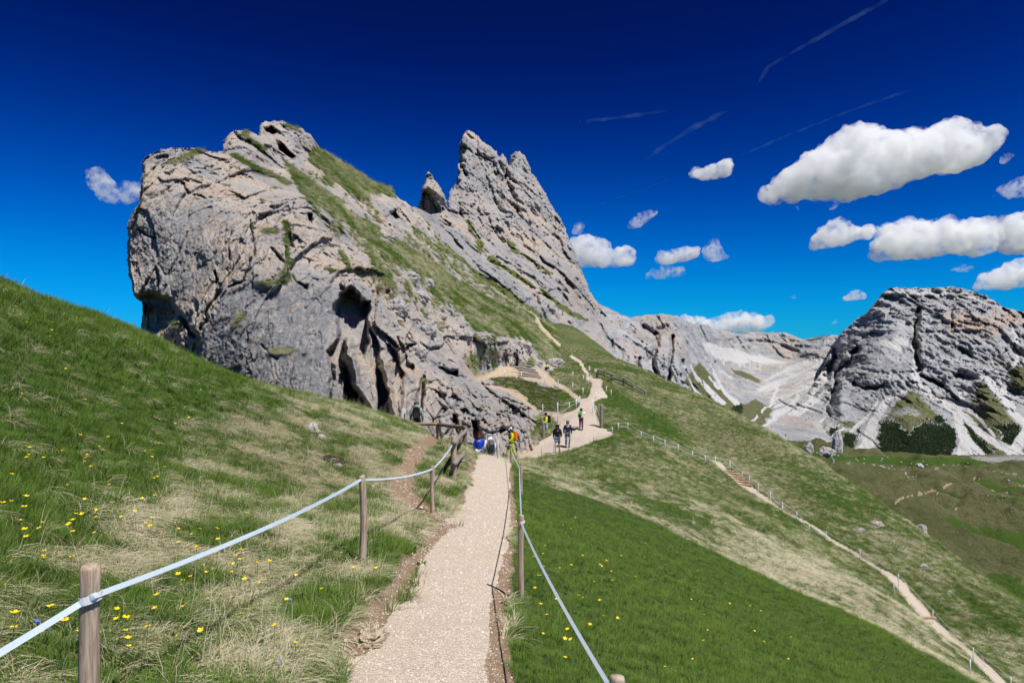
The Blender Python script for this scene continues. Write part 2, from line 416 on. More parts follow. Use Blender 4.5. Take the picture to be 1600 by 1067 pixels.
# banks beside the trail, hummocks
nearw = 1-smooth(19, 24, gY)
xl = np.interp(gY, TL_Y, TL_X); xr = np.interp(gY, TR_Y, TR_X)
P2 = np.c_[gX, gY, np.zeros(len(gX))]
wob = fbm(P2*1.6, 3, 3)*0.13+fbm(P2*7, 2, 5)*0.035
dl = (xl+wob)-gX; dr = gX-(xr+wob*0.5)
inside = np.minimum(-dl, -dr)             # metres inside the trail
gZ += nearw*(0.10*smooth(0, 0.28, dl)+0.05*smooth(0, 0.25, dr))
offt = smooth(0.0, 0.35, -inside)
hum = fbm(P2*0.9, 4, 21)*0.055+fbm(P2*0.28, 3, 33)*0.10
gZ += hum*offt*smooth(1, 4, gY)*np.clip(gY/14, 0.5, 2.2)+fbm(P2*5, 2, 44)*0.012
rough_far = smooth(28, 45, gY)
gZ += rough_far*fbm(P2*0.55, 3, 55)*0.16
gP = np.c_[gX, gY, gZ]
g_py = 533.5-F*(gZ-CH)/gY
m_path = smooth(-0.02, 0.12, inside)*nearw
m_soil = nearw*(smooth(-0.16, 0.0, inside)*(1-smooth(0.08, 0.3, inside))*(0.55+0.8*fbm(P2*0.8, 2, 61)))
m_soil = np.maximum(m_soil, nearw*stroke(gX, gY, [(-0.10, 3.2), (-0.12, 4.6), (-0.16, 6.4), (-0.12, 7.6)], 0.17, 0.12, 0.8)*0.85)   # worn strip along the tape
strip = nearw*np.maximum(stroke(gX+fbm(P2*2.5, 2, 68)*.05, gY, [(-0.08, 2.8), (-0.10, 4.6), (-0.13, 6.4), (-0.06, 8.2)], 0.15, 0.09, 0.8), .9*stroke(gX+fbm(P2*2.5, 2, 69)*.05, gY, [(-1.12, 4.6), (-1.08, 6.4), (-1.1, 7.6), (-1.03, 9.6)], .13, .17, .8))
m_soil = np.maximum(m_soil, strip); m_path = m_path*(1-.85*strip)
br = stroke(gpx_f+fbm(P2*2.2, 3, 64)*9, g_py+fbm(P2*2.2, 3, 65)*7, BR, 33, 18, 0.6)*((gY > 8) & (gY < 27.5))*smooth(9.2, 10.6, gY+fbm(P2*1.5, 2, 66)*.8)
m_soil = np.maximum(m_soil, br); m_path = m_path*(1-br*0.7)
far = gY > 26
m_sand = np.zeros(len(gX))
m_sand[far] = poly_in(gpx_f[far], g_py[far], JP, 2.5)
tr = np.array([((p-800)/F*y, y) for p, y, q in TRAIL[1:]])
td = seg_dist(gX, gY, [tuple(q) for q in tr])
m_sand = np.maximum(m_sand, 1-smooth(0.28, 0.5, td+fbm(P2*1.3, 2, 8)*0.12))
gZ -= 0.10*(1-smooth(0.3, 0.7, td))*(gX > 8)
for pts, w in (([(846, 513), (860, 527), (873, 539)], 4), ([(893, 557), (907, 566), (913, 578), (924, 590)], 3.5), ([(905, 625), (885, 608), (862, 597)], 5), ([(918, 590), (938, 600)], 5)):
    m_sand = np.maximum(m_sand, far*stroke(gpx_f, g_py, pts, w, w, 0.6))
pk = fbm(P2*0.22, 4, 71)
lefts = (gX < -0.6) & (gY < 30)
strawband = smooth(-20, 90, g_py+fbm(P2*.6, 3, 58)*60-(835-(gpx_f)*0.55))      # lower part of the left bank is tussocky
dry_l = np.clip(0.10+0.92*strawband+0.4*pk, 0, 1)
foldd = seg_dist(gpx_f, g_py, fold_line()); fy = np.interp(gpx_f, [p[0] for p in fold_line()], [p[1] for p in fold_line()])
above = (g_py+fbm(P2*.5, 3, 59)*16 < fy) & (gpx_f > 780)
dry_r = np.where(above, np.clip(0.62+0.9*fbm(P2*0.2, 4, 81), 0, 1), 0.04+0.0*pk)
dry_r = np.maximum(dry_r, (1-smooth(2, 6, foldd+fbm(P2*.8, 3, 67)*4))*0.85*(gpx_f > 800)*(gY < 26))
dry_r = dry_r*(1-0.9*poly_in(gpx_f, g_py, [(935, 600), (960, 600), (1000, 625), (1060, 660), (1090, 690), (1050, 690), (990, 660), (940, 640)], 14))
dry_r = dry_r*(1-0.85*poly_in(gpx_f, g_py, [(1478, 912), (1500, 915), (1600, 990), (1640, 1020), (1600, 1005), (1520, 950)], 4))
m_dry = np.where(lefts, dry_l, dry_r)
m_dry = np.where(gX < 0, np.where(gY < 30, dry_l, 0.5), m_dry)
gmask = np.c_[m_path, m_soil, m_dry, m_sand]
gP = np.c_[gX, gY, gZ]
idx = np.arange(nR*nC).reshape(nR, nC)
gF = np.c_[idx[:-1, :-1].ravel(), idx[:-1, 1:].ravel(), idx[1:, 1:].ravel(), idx[1:, :-1].ravel()]
ground = tag(mesh_from('ground', gP, gF, M['ground'], True, {'mask': gmask}), kind='structure')

# ------------------------------------------------------------------ rock faces: surveyed surface + fractured relief, closed to the rear
def relief(name, poly, ctrl, step, detail, masks, mat, sil=(2.0, 0.10), rnd=(14, 0.05), back=0.25, floor=None, shade=True):
    xs = [p[0] for p in poly]; ys = [p[1] for p in poly]
    ax = np.arange(min(xs)-step, max(xs)+2*step, step); ay = np.arange(min(ys)-step, max(ys)+2*step, step)
    qx, qy = np.meshgrid(ax, ay); nr, nc = qx.shape; qx = qx.ravel(); qy = qy.ravel()
    S = np.c_[qx, qy, np.zeros(len(qx))]*sil[1]
    jx = qx+fbm(S, 4, 3, 0.6)*sil[0]*2; jy = qy+fbm(S+50, 4, 5, 0.6)*sil[0]*2
    ins = in_poly(jx, jy, poly)
    c = np.asarray(ctrl, float)
    tp = TPS(c[:, :2]/150, np.log(c[:, 2]), 1e-3)
    D = np.exp(tp(np.c_[qx, qy]/150))
    sky_e = poly if floor is None else floor
    d = seg_dist(jx, jy, sky_e)
    u = np.clip(1-d/rnd[0], 0, 1)
    D = D*(1+rnd[1]*(1-np.sqrt(np.clip(1-u*u, 0, 1))))
    ray = np.c_[(qx-800)/F, np.ones(len(qx)), -(qy-533.5)/F]
    P = ray*D[:, None]; P[:, 2] += CH
    Pg = P.reshape(nr, nc, 3)
    nn = np.cross(np.gradient(Pg, axis=1).reshape(-1, 3), np.gradient(Pg, axis=0).reshape(-1, 3))
    nn /= np.linalg.norm(nn, axis=1)[:, None]+1e-12
    nn *= np.sign(-(nn*ray).sum(1))[:, None]
    dn, dr = detail(P*np.array([1, .28, 1]), qx, qy, D)           # relief of the face, and hollows cut into it
    cosv = np.clip(-(nn*ray).sum(1)/np.linalg.norm(ray, axis=1), .12, 1)
    dn = dn*np.clip(cosv, .25, 1)**-0.45          # keep the same roughness where the face lies back
    w = 0.22*cosv
    P = P-nn*(dn*w)[:, None]+ray*(dr+dn*(1-w))[:, None]
    keep = ins.reshape(nr, nc)
    kq = keep[:-1, :-1] & keep[:-1, 1:] & keep[1:, 1:] & keep[1:, :-1]
    ii = np.arange(nr*nc).reshape(nr, nc)
    Q = np.c_[ii[:-1, :-1][kq], ii[1:, :-1][kq], ii[1:, 1:][kq], ii[:-1, 1:][kq]]
    # boundary edges -> two rings going back and inwards
    E = np.concatenate([Q[:, [0, 1]], Q[:, [1, 2]], Q[:, [2, 3]], Q[:, [3, 0]]])
    key = np.sort(E, axis=1); kk = key[:, 0].astype(np.int64)*len(P)+key[:, 1]
    uq, inv, cnt = np.unique(kk, return_inverse=True, return_counts=True)
    B = E[cnt[inv] == 1]
    bv = np.unique(B); mp = np.full(len(P), -1); mp[bv] = np.arange(len(bv))
    cen = P[np.unique(Q)].mean(0)
    rings = []
    for f, sh in ((0.4, 0.02), (1.0, 0.12)):
        Rg = P[bv]*(1+0)+0
        v = P[bv]-np.array([0, 0, CH])
        Rg = v*(1+back*f); Rg[:, 2] += CH
        Rg = Rg+(cen+[0, cen[1]*back*f, 0]-Rg)*np.array([sh, 0, sh])
        rings.append(Rg)
    base = len(P); nb = len(bv)
    b0, b1 = B[:, 0], B[:, 1]
    r1 = np.c_[b1, b0, base+mp[b0], base+mp[b1]]
    r2 = np.c_[base+mp[b1], base+mp[b0], base+nb+mp[b0], base+nb+mp[b1]]
    Vall = np.concatenate([P]+rings)
    MK = masks(P, qx, qy, D)
    # surface normal for steepness dependent turf
    MKall = np.concatenate([MK, MK[bv], MK[bv]])
    Fa = np.concatenate([Q, r1, r2])
    used = np.unique(Fa); rm = np.full(len(Vall), -1); rm[used] = np.arange(len(used))
    o = mesh_from(name, Vall[used], rm[Fa], mat, shade, {'mask': MKall[used]})
    return o, (qx, qy, P, ins, nr, nc)

def carve(qx, qy, poly, amt, soft):
    return poly_in(qx, qy, poly, soft)*amt

CR = lambda pts, ox, oy, s: [(ox+x/s, oy+y/s) for x, y in pts]

# ---- the outcrop with the caves and the grassy shoulder behind it
OUT_SKY = [(221, 700), (221, 524), (220.5, 509), (221.7, 472), (208, 462), (205, 443), (199, 428), (197.7, 402), (197.7, 367), (199, 345), (208, 329), (217, 314), (221.7, 284), (220.5, 256), (225.5, 247), (241, 238), (266, 231), (286, 231), (301, 232), (332, 238), (348, 238), (349, 227), (354.6, 214), (365, 204), (380, 203), (395, 207), (404, 212), (405, 198), (413, 190), (430, 187), (446, 190), (453, 197), (471, 202), (486, 213), (489, 221), (494, 229), (506, 232), (522, 243), (542, 258), (559, 269), (580, 283), (610, 292), (625, 309), (650, 326), (672, 352), (700, 385), (740, 425), (800, 468), (850, 499), (866, 508)]
OUT = OUT_SKY+[(885, 545), (905, 590), (912, 625), (892, 640), (872, 655), (872, 680), (850, 700), (830, 715), (800, 735), (700, 745), (640, 720), (500, 690), (350, 680), (240, 680)]
OUT_C = [(200, 400, 42), (205, 440, 42), (222, 300, 43), (225, 250, 46), (240, 240, 47), (300, 233, 51), (345, 240, 55), (350, 300, 45.5), (300, 400, 40.5), (300, 500, 38), (250, 520, 40), (230, 600, 40), (400, 600, 35), (400, 680, 34.5), (500, 640, 33), (450, 450, 38.5), (450, 350, 43), (400, 290, 50), (365, 210, 62), (385, 225, 60), (400, 250, 57), (428, 190, 76), (470, 205, 78), (440, 250, 68), (490, 230, 84), (470, 285, 58), (480, 300, 54), (520, 330, 56), (560, 270, 108), (520, 280, 82), (620, 303, 118), (580, 350, 76), (640, 385, 86), (700, 425, 97), (760, 460, 106), (850, 500, 119), (600, 325, 96), (650, 330, 125),
         (520, 400, 45), (560, 430, 43), (600, 400, 56), (650, 410, 72), (600, 460, 45), (650, 470, 56), (700, 500, 63), (640, 540, 41.5), (690, 560, 48), (750, 530, 64), (800, 540, 76), (850, 540, 97), (875, 560, 98), (560, 640, 34.5), (620, 665, 33), (680, 640, 36.5), (700, 600, 43), (700, 578, 46), (760, 590, 66), (790, 580, 71), (850, 592, 72), (900, 620, 62), (800, 650, 44), (750, 680, 37.5), (840, 690, 42), (760, 630, 46), (720, 605, 45), (820, 615, 60), (870, 640, 53), (700, 720, 35), (790, 700, 37)]
CAVES = [([(521, 476), (533, 454), (553, 446), (566, 468), (583, 466), (579, 500), (578, 540), (566, 560), (547, 530), (541, 560), (550, 600), (574, 645), (538, 645), (535, 600), (531, 580), (511, 548), (528, 528)], 5.5, 7),
         ([(577, 500), (590, 520), (600, 545), (597, 565), (600, 587), (612, 610), (602, 635), (596, 652), (590, 645), (590, 602), (585, 577), (577, 548)], 3.2, 6),
         ([(605, 529), (622, 552), (632, 577), (630, 607), (618, 592), (610, 564)], 2.8, 5),
         ([(620, 522), (633, 550), (646, 572), (646, 588), (633, 576), (624, 552)], 2.4, 4),
         ([(668, 583), (668, 615), (660, 650), (643, 650), (647, 625), (657, 597)], 3.4, 5),
         ([(205, 461), (238, 456), (266, 464), (280, 484), (275, 505), (243, 523), (215, 525), (222, 478)], 4.6, 6),
         (CR([(1000, 205), (1060, 230), (1120, 300), (1080, 310), (1010, 260)], 180, 170, 3.9525), 6.0, 4),
         (CR([(905, 105), (960, 95), (1020, 150), (980, 170), (920, 140)], 180, 170, 3.9525), 5.0, 4),
         (CR([(740, 140), (790, 190), (770, 205), (735, 165)], 180, 170, 3.9525), 3.5, 3),
         ([(608, 329), (620, 328), (627, 342), (614, 344)], 6, 4),
         ([(683, 571), (700, 577), (716, 576), (716, 588), (700, 588), (686, 580)], 3.5, 4),
         ([(733, 655), (748, 660), (755, 690), (742, 692)], 1.8, 4), ([(702, 646), (716, 650), (716, 664), (706, 664)], 1.6, 4),
         ([(598, 448), (604, 444), (606, 460), (599, 462)], 2.0, 3), ([(477, 330), (487, 332), (486, 350), (478, 346)], 2.2, 3), ([(449, 350), (455, 352), (460, 388), (452, 386)], 2.2, 3)]
CRACKS = [([(277, 489), (290, 512), (305, 524)], 6, 1.2), ([(361, 360), (360, 385), (362, 408)], 3, .7), ([(392, 345), (394, 375), (396, 403), (382, 438), (358, 452)], 3, .7), ([(336, 425), (341, 442)], 4, .9),
          ([(316, 516), (330, 476), (345, 455)], 5, .8), ([(425, 390), (430, 402), (445, 412)], 4, 1.0), ([(287, 292), (293, 300)], 3, .7), ([(372, 268), (385, 275), (400, 288)], 3, .5), ([(300, 305), (318, 312)], 3, .6),
          ([(466, 440), (480, 452), (478, 448)], 4, .8), ([(220, 360), (230, 368), (240, 372)], 3, .5), ([(515, 555), (520, 590), (515, 625), (500, 640)], 5, .8), ([(410, 540), (430, 560)], 4, .4)]
SLAB = [(300, 570), (318, 515), (345, 460), (395, 442), (430, 452), (470, 432), (520, 440), (530, 462), (512, 550), (538, 650), (440, 640)]
GR1 = [(430, 232), (450, 252), (487, 280), (535, 310), (580, 345), (640, 385), (700, 425), (760, 460), (850, 500), (870, 506), (930, 600), (870, 600), (850, 565), (830, 545), (790, 530), (760, 520), (740, 520), (720, 490), (690, 470), (665, 458), (640, 430), (600, 402), (580, 386), (558, 364), (520, 338), (472, 305), (455, 280)]
GR2 = [(490, 226), (522, 241), (560, 266), (580, 280), (610, 290), (622, 312), (600, 307), (578, 302), (582, 318), (560, 312), (530, 292), (505, 277), (490, 262), (478, 252)]
GR3 = [(755, 588), (800, 590), (830, 595), (872, 608), (908, 628), (906, 640), (850, 646), (838, 640), (802, 606), (780, 600)]
SAND = [[(735, 590), (768, 578), (782, 572), (830, 574), (858, 584), (880, 600), (912, 622), (912, 638), (898, 624), (872, 606), (835, 595), (800, 589), (770, 591), (745, 597)], [(745, 601), (775, 599), (800, 605), (830, 628), (846, 641), (834, 641), (805, 621), (780, 608)]]

def out_detail(P, qx, qy, D):
    slab = poly_in(qx, qy, SLAB, 10)
    gr = np.maximum(poly_in(qx, qy, GR1, 8), np.maximum(poly_in(qx, qy, GR2, 6), poly_in(qx, qy, GR3, 6)))
    sand = np.maximum(poly_in(qx, qy, SAND[0], 3), poly_in(qx, qy, SAND[1], 3))
    gr = np.maximum(gr, sand)
    sc = D/42.0
    W = P+np.c_[fbm(P*0.5, 3, 91), fbm(P*0.5, 3, 92), fbm(P*0.5, 3, 93)]*0.4
    cave = np.zeros(len(qx))
    Q = W*np.array([1, 1, 0.48])
    A = W*np.array([1, 1, 0.42])
    h1, e1 = facet(Q*0.22, 1, 0.9); h2, e2 = facet(Q*0.55+7, 2, 0.9); h3, e3 = facet(A*1.5+3, 3, 0.9); h4, e4 = facet(A*3.6+3, 4, 0.9); h5, e5 = facet(W*np.array([1, 1, .6])*8+3, 5, 0.9)
    k = 1-0.62*slab
    cn = smooth(-0.05, 0.35, fbm(P*0.18, 3, 29))
    rgh = .50+.50*smooth(-.22, .30, fbm(P*np.array([.11, .11, .09]), 3, 27)); low = poly_in(qx, qy, [(690, 590), (800, 620), (866, 652), (850, 705), (700, 725), (640, 660)], 14); rgh = np.maximum(rgh*(1-.45*poly_in(qx, qy, [(205, 330), (225, 250), (330, 290), (350, 400), (310, 510), (270, 480), (205, 450)], 25)), low*1.25)
    d = k*(h1*0.75+h2*(.20+.28*rgh))+(1-.45*slab)*(h3*0.30*rgh+h4*0.15*rgh)+h5*0.055+low*(h2*.45+h3*.30+h4*.10)
    d = d+k*cn*0.14*(1-smooth(0, 0.05, e2))+rgh*(0.08*k*(1-smooth(0, 0.08, e3)))+low*(.35*(1-smooth(0, .07, e2))+.15*(1-smooth(0, .08, e3)))
    d = d+fbm(P*np.array([1.1, 1.1, 0.5]), 5, 31, 0.6, True)*(-0.16)*(1-0.3*slab)+fbm(P*0.12, 3, 34)*1.2*(1-0.5*slab)+fbm(P*2.3, 4, 36, .6)*0.06
    d = d+slab*fbm(P@np.array(Euler((0, 0.35, 0)).to_matrix())*np.array([1.4, 1.4, 0.22]), 4, 37, 0.6, True)*(-0.26)
    d = d*sc**0.7*(1-0.86*gr)+gr*(fbm(P*0.5, 3, 41)*0.4+fbm(P*2.2, 3, 42)*0.12)*sc**.5
    wx = qx+fbm(np.c_[qx, qy, qx*0]*0.06, 2, 51)*5+fbm(np.c_[qx, qy*.4, qx*0]*0.3, 2, 53)*1.6; wy = qy+fbm(np.c_[qx, qy, qx*0]*0.06, 2, 52)*5+fbm(np.c_[qx, qy, qx*0]*0.3, 2, 54)*1.2
    dr = np.zeros(len(qx))
    for poly, amt, soft in CAVES:
        cv = poly_in(wx, wy, poly, soft); dr = dr+cv*amt*sc**0.5; cave = np.maximum(cave, cv)
    d = d*(1-.6*cave)
    for pts, w, amt in CRACKS: dr = dr+stroke(wx, wy, pts, w, w, 1.0)*amt
    # ribs between the caves stand forward
    for pts, w, amt in (([(545, 540), (560, 600), (585, 645)], 9, -1.6), ([(602, 555), (608, 590), (618, 650)], 8, -1.6), ([(640, 590), (636, 620), (632, 660)], 11, -1.5), ([(520, 300), (560, 400), (590, 440)], 20, -1.0)):
        dr = dr+stroke(wx, wy, pts, w, w, 1.0)*amt
    return d, dr

def out_mask(P, qx, qy, D):
    n = fbm(P*0.35, 4, 61); n2 = fbm(P*1.3, 3, 62)
    jx = qx+n2*5; jy = qy+n*6
    gr = np.maximum(poly_in(jx, jy, GR1, 6)*0.95, np.maximum(poly_in(jx, jy, GR2, 5)*0.92, poly_in(jx, jy, GR3, 3)*0.9))
    gr = np.maximum(gr, 0.42*poly_in(qx, qy, [(440, 240), (640, 330), (900, 520), (900, 600), (740, 590), (600, 460), (560, 400), (470, 330)], 20)+0.25*(n > 0.25))
    for pts, w in (([(270, 253), (300, 238), (315, 236)], 5), ([(383, 208), (392, 222), (410, 232)], 6), ([(447, 194), (462, 200)], 4), ([(365, 244), (395, 258), (430, 275), (450, 285)], 5), ([(410, 445), (440, 440), (450, 430)], 7), ([(380, 490), (368, 510)], 4), ([(425, 547), (455, 545)], 5), ([(415, 360), (430, 362)], 5), ([(445, 348), (450, 405), (440, 430)], 4), ([(530, 395), (545, 420)], 6), ([(575, 385), (590, 420), (610, 445)], 10)):
        gr = np.maximum(gr, stroke(jx, jy, pts, w, w, 0.7)*0.8)
    gr = np.maximum(gr, 0.8*poly_in(jx, jy, [(838, 648), (862, 650), (872, 660), (860, 672), (840, 685), (825, 690)], 4))
    for (cx, cy, rr) in ((640, 430, 17), (668, 440, 10), (655, 462, 16), (690, 495, 12), (716, 520, 22), (700, 540, 20), (735, 545, 16), (812, 545, 26), (795, 560, 22), (870, 572, 16), (845, 575, 10), (605, 365, 18), (560, 330, 14), (610, 330, 22), (530, 300, 9), (545, 320, 12), (500, 270, 6), (640, 345, 14)):
        gr = gr*(1-0.8*np.exp(-((jx-cx)**2+(jy-cy)**2)/rr**2))
    sand = np.maximum(poly_in(jx, jy, SAND[0], 3), poly_in(jx, jy, SAND[1], 2.5))
    sand = np.maximum(sand, stroke(qx, qy, [(838, 500), (846, 513), (860, 527), (873, 539)], 5, 5, 0.6))
    sand = np.maximum(sand, poly_in(qx, qy, JP, 2.5)*(qy > 600))
    og = np.clip(0.25+n*0.9, 0, 1)*(1-poly_in(qx, qy, SLAB, 8))
    for (cx, cy, rr, a) in ((598, 455, 9, 1), (330, 350, 26, .7), (300, 420, 30, .5), (520, 370, 16, .9), (400, 250, 20, .6), (420, 300, 18, .6), (460, 360, 22, .5), (615, 610, 22, .8), (560, 560, 18, .7), (700, 545, 15, .5), (415, 212, 12, .7), (745, 690, 14, .8), (765, 665, 10, .6)):
        og = np.maximum(og, a*np.exp(-((jx-cx)**2+(jy-cy)**2)/rr**2))
    slab = poly_in(jx, jy, SLAB, 8)
    slab = np.maximum(slab, 0.35*poly_in(jx, jy, [(700, 600), (860, 660), (840, 720), (700, 720), (660, 640)], 12))
    slab = np.maximum(slab, np.clip(0.3-n*1.4, 0, 0.8))
    return np.c_[gr*(1-sand), og, slab, sand]

outcrop, OUTD = relief('rock_outcrop', OUT, OUT_C, 1.25, out_detail, out_mask, M['cliff'], (1.7, 0.09), (9, 0.05), 0.3, OUT_SKY)
tag(outcrop, kind='structure')
# ---- the leaning towers behind
K4 = lambda pts: CR(pts, 580, 180, 3.334)
PEAK_SKY = K4([(400, 480), (402, 400), (440, 350), (450, 310), (455, 220), (460, 150), (475, 100), (505, 75), (540, 90), (580, 130), (620, 155), (650, 190), (657, 180), (668, 215), (685, 200), (700, 225), (715, 252), (725, 210), (745, 190), (780, 190), (810, 225), (840, 300), (900, 390), (940, 470), (1000, 560), (1050, 680), (1100, 810), (1140, 920), (1185, 985), (1180, 1060)])
PEAK = PEAK_SKY+[(960, 560), (880, 560), (800, 520), (720, 470), (660, 420), (640, 360), (645, 322), (672, 335), (690, 330)]
PEAK_C = [(735, 206, 380), (760, 230, 375), (805, 240, 385), (720, 250, 350), (716, 290, 330), (705, 300, 325), (850, 300, 372), (900, 395, 345), (934, 480, 310), (760, 300, 335), (800, 350, 315), (850, 400, 300), (750, 380, 262), (720, 350, 262), (690, 345, 240), (660, 345, 190), (700, 390, 190), (750, 430, 190), (800, 460, 200), (850, 480, 215), (900, 500, 235), (900, 450, 285), (930, 540, 230), (820, 520, 185), (700, 440, 160)]
DIP = np.array(Euler((0, R(-28), 0)).to_matrix())
def peak_detail(P, qx, qy, D):
    L = P@DIP
    W = L+np.c_[fbm(L*0.06, 3, 191), fbm(L*0.06, 3, 192), fbm(L*0.06, 3, 193)]*6
    Q = W*np.array([1, 1, 0.30])
    h1, e1 = facet(Q*0.035, 11, 0.9); h2, e2 = facet(Q*0.09+7, 12, 0.9); h3, e3 = facet(W*np.array([1, 1, .5])*0.26+3, 13, 0.9); h4, e4 = facet(W*0.7, 14, .9)
    d = h1*6+h2*3.0+h3*1.7+h4*.8+1.6*(1-smooth(0, .07, e1))+.9*(1-smooth(0, .08, e2))
    d = d+fbm(L*np.array([.12, .12, .03]), 5, 131, 0.6, True)*(-3.0)+fbm(L*np.array([.4, .4, .05]), 4, 136, .6, True)*(-1.3)+fbm(P*0.03, 3, 134)*6
    low = smooth(395, 450, qy-(qx-700)*0.32)
    d = d*(1-0.45*low)
    # ledges at the foot
    d = d+low*fbm((P@np.array(Euler((0, R(-36), 0)).to_matrix()))*np.array([.02, .02, .16]), 4, 135, .55, True)*(-3.0)
    dr = np.zeros(len(qx))
    for pts, w, a in (([(717, 245), (722, 262), (727, 275)], 6, 9), ([(794, 256), (790, 275), (786, 283)], 5, 10), ([(778, 255), (800, 300), (812, 330)], 4, 4), ([(803, 320), (815, 345)], 5, 6), ([(785, 345), (795, 362)], 4, 5), ([(868, 400), (872, 420)], 4, 5), ([(900, 440), (910, 470)], 8, 5), ([(716, 320), (720, 340)], 4, 6), ([(750, 250), (765, 290), (780, 330)], 3, 3), ([(690, 345), (730, 385), (790, 425), (860, 470)], 5, 5)):
        dr = dr+stroke(qx+fbm(np.c_[qx, qy, qx*0]*.15, 2, 9)*4, qy, pts, w, w, 1.0)*a
    return d, dr
def peak_mask(P, qx, qy, D):
    n = fbm(P*0.05, 4, 161); n2 = fbm(P*0.2, 3, 162); jx = qx+n2*8; jy = qy+n*8
    gr = 0.75*poly_in(jx, jy, [(735, 370), (760, 385), (760, 400), (740, 395)], 6)
    for pts, w in (([(765, 405), (800, 430), (830, 450)], 7), ([(845, 455), (880, 480), (915, 500)], 6), ([(730, 345), (745, 375), (755, 390)], 6), ([(790, 380), (830, 410), (860, 430)], 4), ([(650, 338), (680, 375), (720, 410), (780, 450), (840, 490)], 9), ([(690, 380), (740, 420)], 6)):
        gr = np.maximum(gr, 0.78*stroke(jx, jy, pts, w, w, .7))
    og = np.clip(0.2+n*1.0, 0, .8)
    for (cx, cy, rr, a) in ((728, 310, 16, .8), (895, 440, 20, 1), (905, 470, 18, 1), (880, 400, 16, .6), (790, 290, 8, .8), (750, 340, 18, .6), (660, 310, 10, .6)):
        og = np.maximum(og, a*np.exp(-((jx-cx)**2+(jy-cy)**2)/rr**2))
    return np.c_[gr, og, np.clip(.45-n, 0, 1), np.zeros(len(qx))]
peak, _ = relief('leaning_peak', PEAK, PEAK_C, 1.25, peak_detail, peak_mask, M['peak'], (1.4, 0.13), (10, 0.05), 0.3, PEAK_SKY)
tag(peak, kind='structure')
SPIRE_SKY = K4([(225, 520), (235, 485), (250, 440), (265, 400), (278, 350), (285, 310), (292, 290), (310, 303), (325, 330), (345, 352), (365, 388), (385, 420), (400, 470), (400, 560)])
spire, _ = relief('rock_spire', SPIRE_SKY+[(690, 380), (640, 360)], [(667, 268, 300), (650, 325, 285), (700, 320, 290), (670, 310, 275), (660, 370, 265), (695, 370, 265)], 1.2, peak_detail, peak_mask, M['peak'], (1.0, 0.15), (5, 0.02), 0.12, SPIRE_SKY)
tag(spire, kind='structure')
del _

# ---- the massif across the valley
K7 = lambda pts: CR(pts, 1200, 430, 3.68)
K6 = lambda pts: CR(pts, 900, 430, 4.269)
RM_SKY = K7([(300, 560), (340, 470), (380, 400), (400, 355), (440, 310), (490, 270), (560, 220), (610, 170), (655, 105), (700, 70), (780, 72), (900, 72), (1000, 65), (1080, 65), (1180, 90), (1260, 120), (1360, 180), (1472, 210)])+[(1680, 505), (1760, 540), (1860, 560)]
RM = RM_SKY+[(1900, 760), (1600, 740), (1300, 740), (1180, 730), (1195, 680), (1225, 650), (1265, 610)]
RM_C = [(1440, 452, 3500), (1390, 455, 3400), (1520, 457, 3450), (1600, 492, 3300), (1750, 540, 3200), (1340, 505, 3350), (1310, 530, 3300), (1290, 580, 3150), (1400, 500, 3080), (1480, 500, 3080), (1560, 510, 2980), (1430, 560, 2760), (1370, 560, 2780), (1500, 570, 2700), (1580, 570, 2650), (1320, 600, 2750), (1430, 610, 2520), (1340, 650, 2460), (1520, 620, 2420), (1600, 640, 2300), (1400, 670, 2250), (1400, 712, 2080), (1500, 700, 2100), (1600, 705, 2050), (1280, 690, 2200), (1220, 680, 2300), (1850, 700, 2100), (1850, 600, 2700), (1250, 740, 2000), (1600, 740, 1950)]
def far_detail(bands):
    def f(P, qx, qy, D):
        W = P+np.c_[fbm(P*.006, 3, 291), fbm(P*.006, 3, 292), fbm(P*.006, 3, 293)]*45
        Q = W*np.array([1, 1, .36])
        h1, e1 = facet(Q*.0045, 21, .9); h2, e2 = facet(Q*.012+7, 22, .9); h3, e3 = facet(W*.034+3, 23, .9); h4, e4 = facet(W*.1, 24, .9)
        d = h1*36+h2*18+h3*13+h4*8+2*(1-smooth(0, .05, e2))
        d = d+fbm(P*np.array([.013, .013, .0045]), 6, 231, .55, True)*(-26)
        d = d+bands(qx, qy)*fbm(P*np.array([.002, .002, .028]), 4, 235, .5, True)*(-26)
        return d
    return f
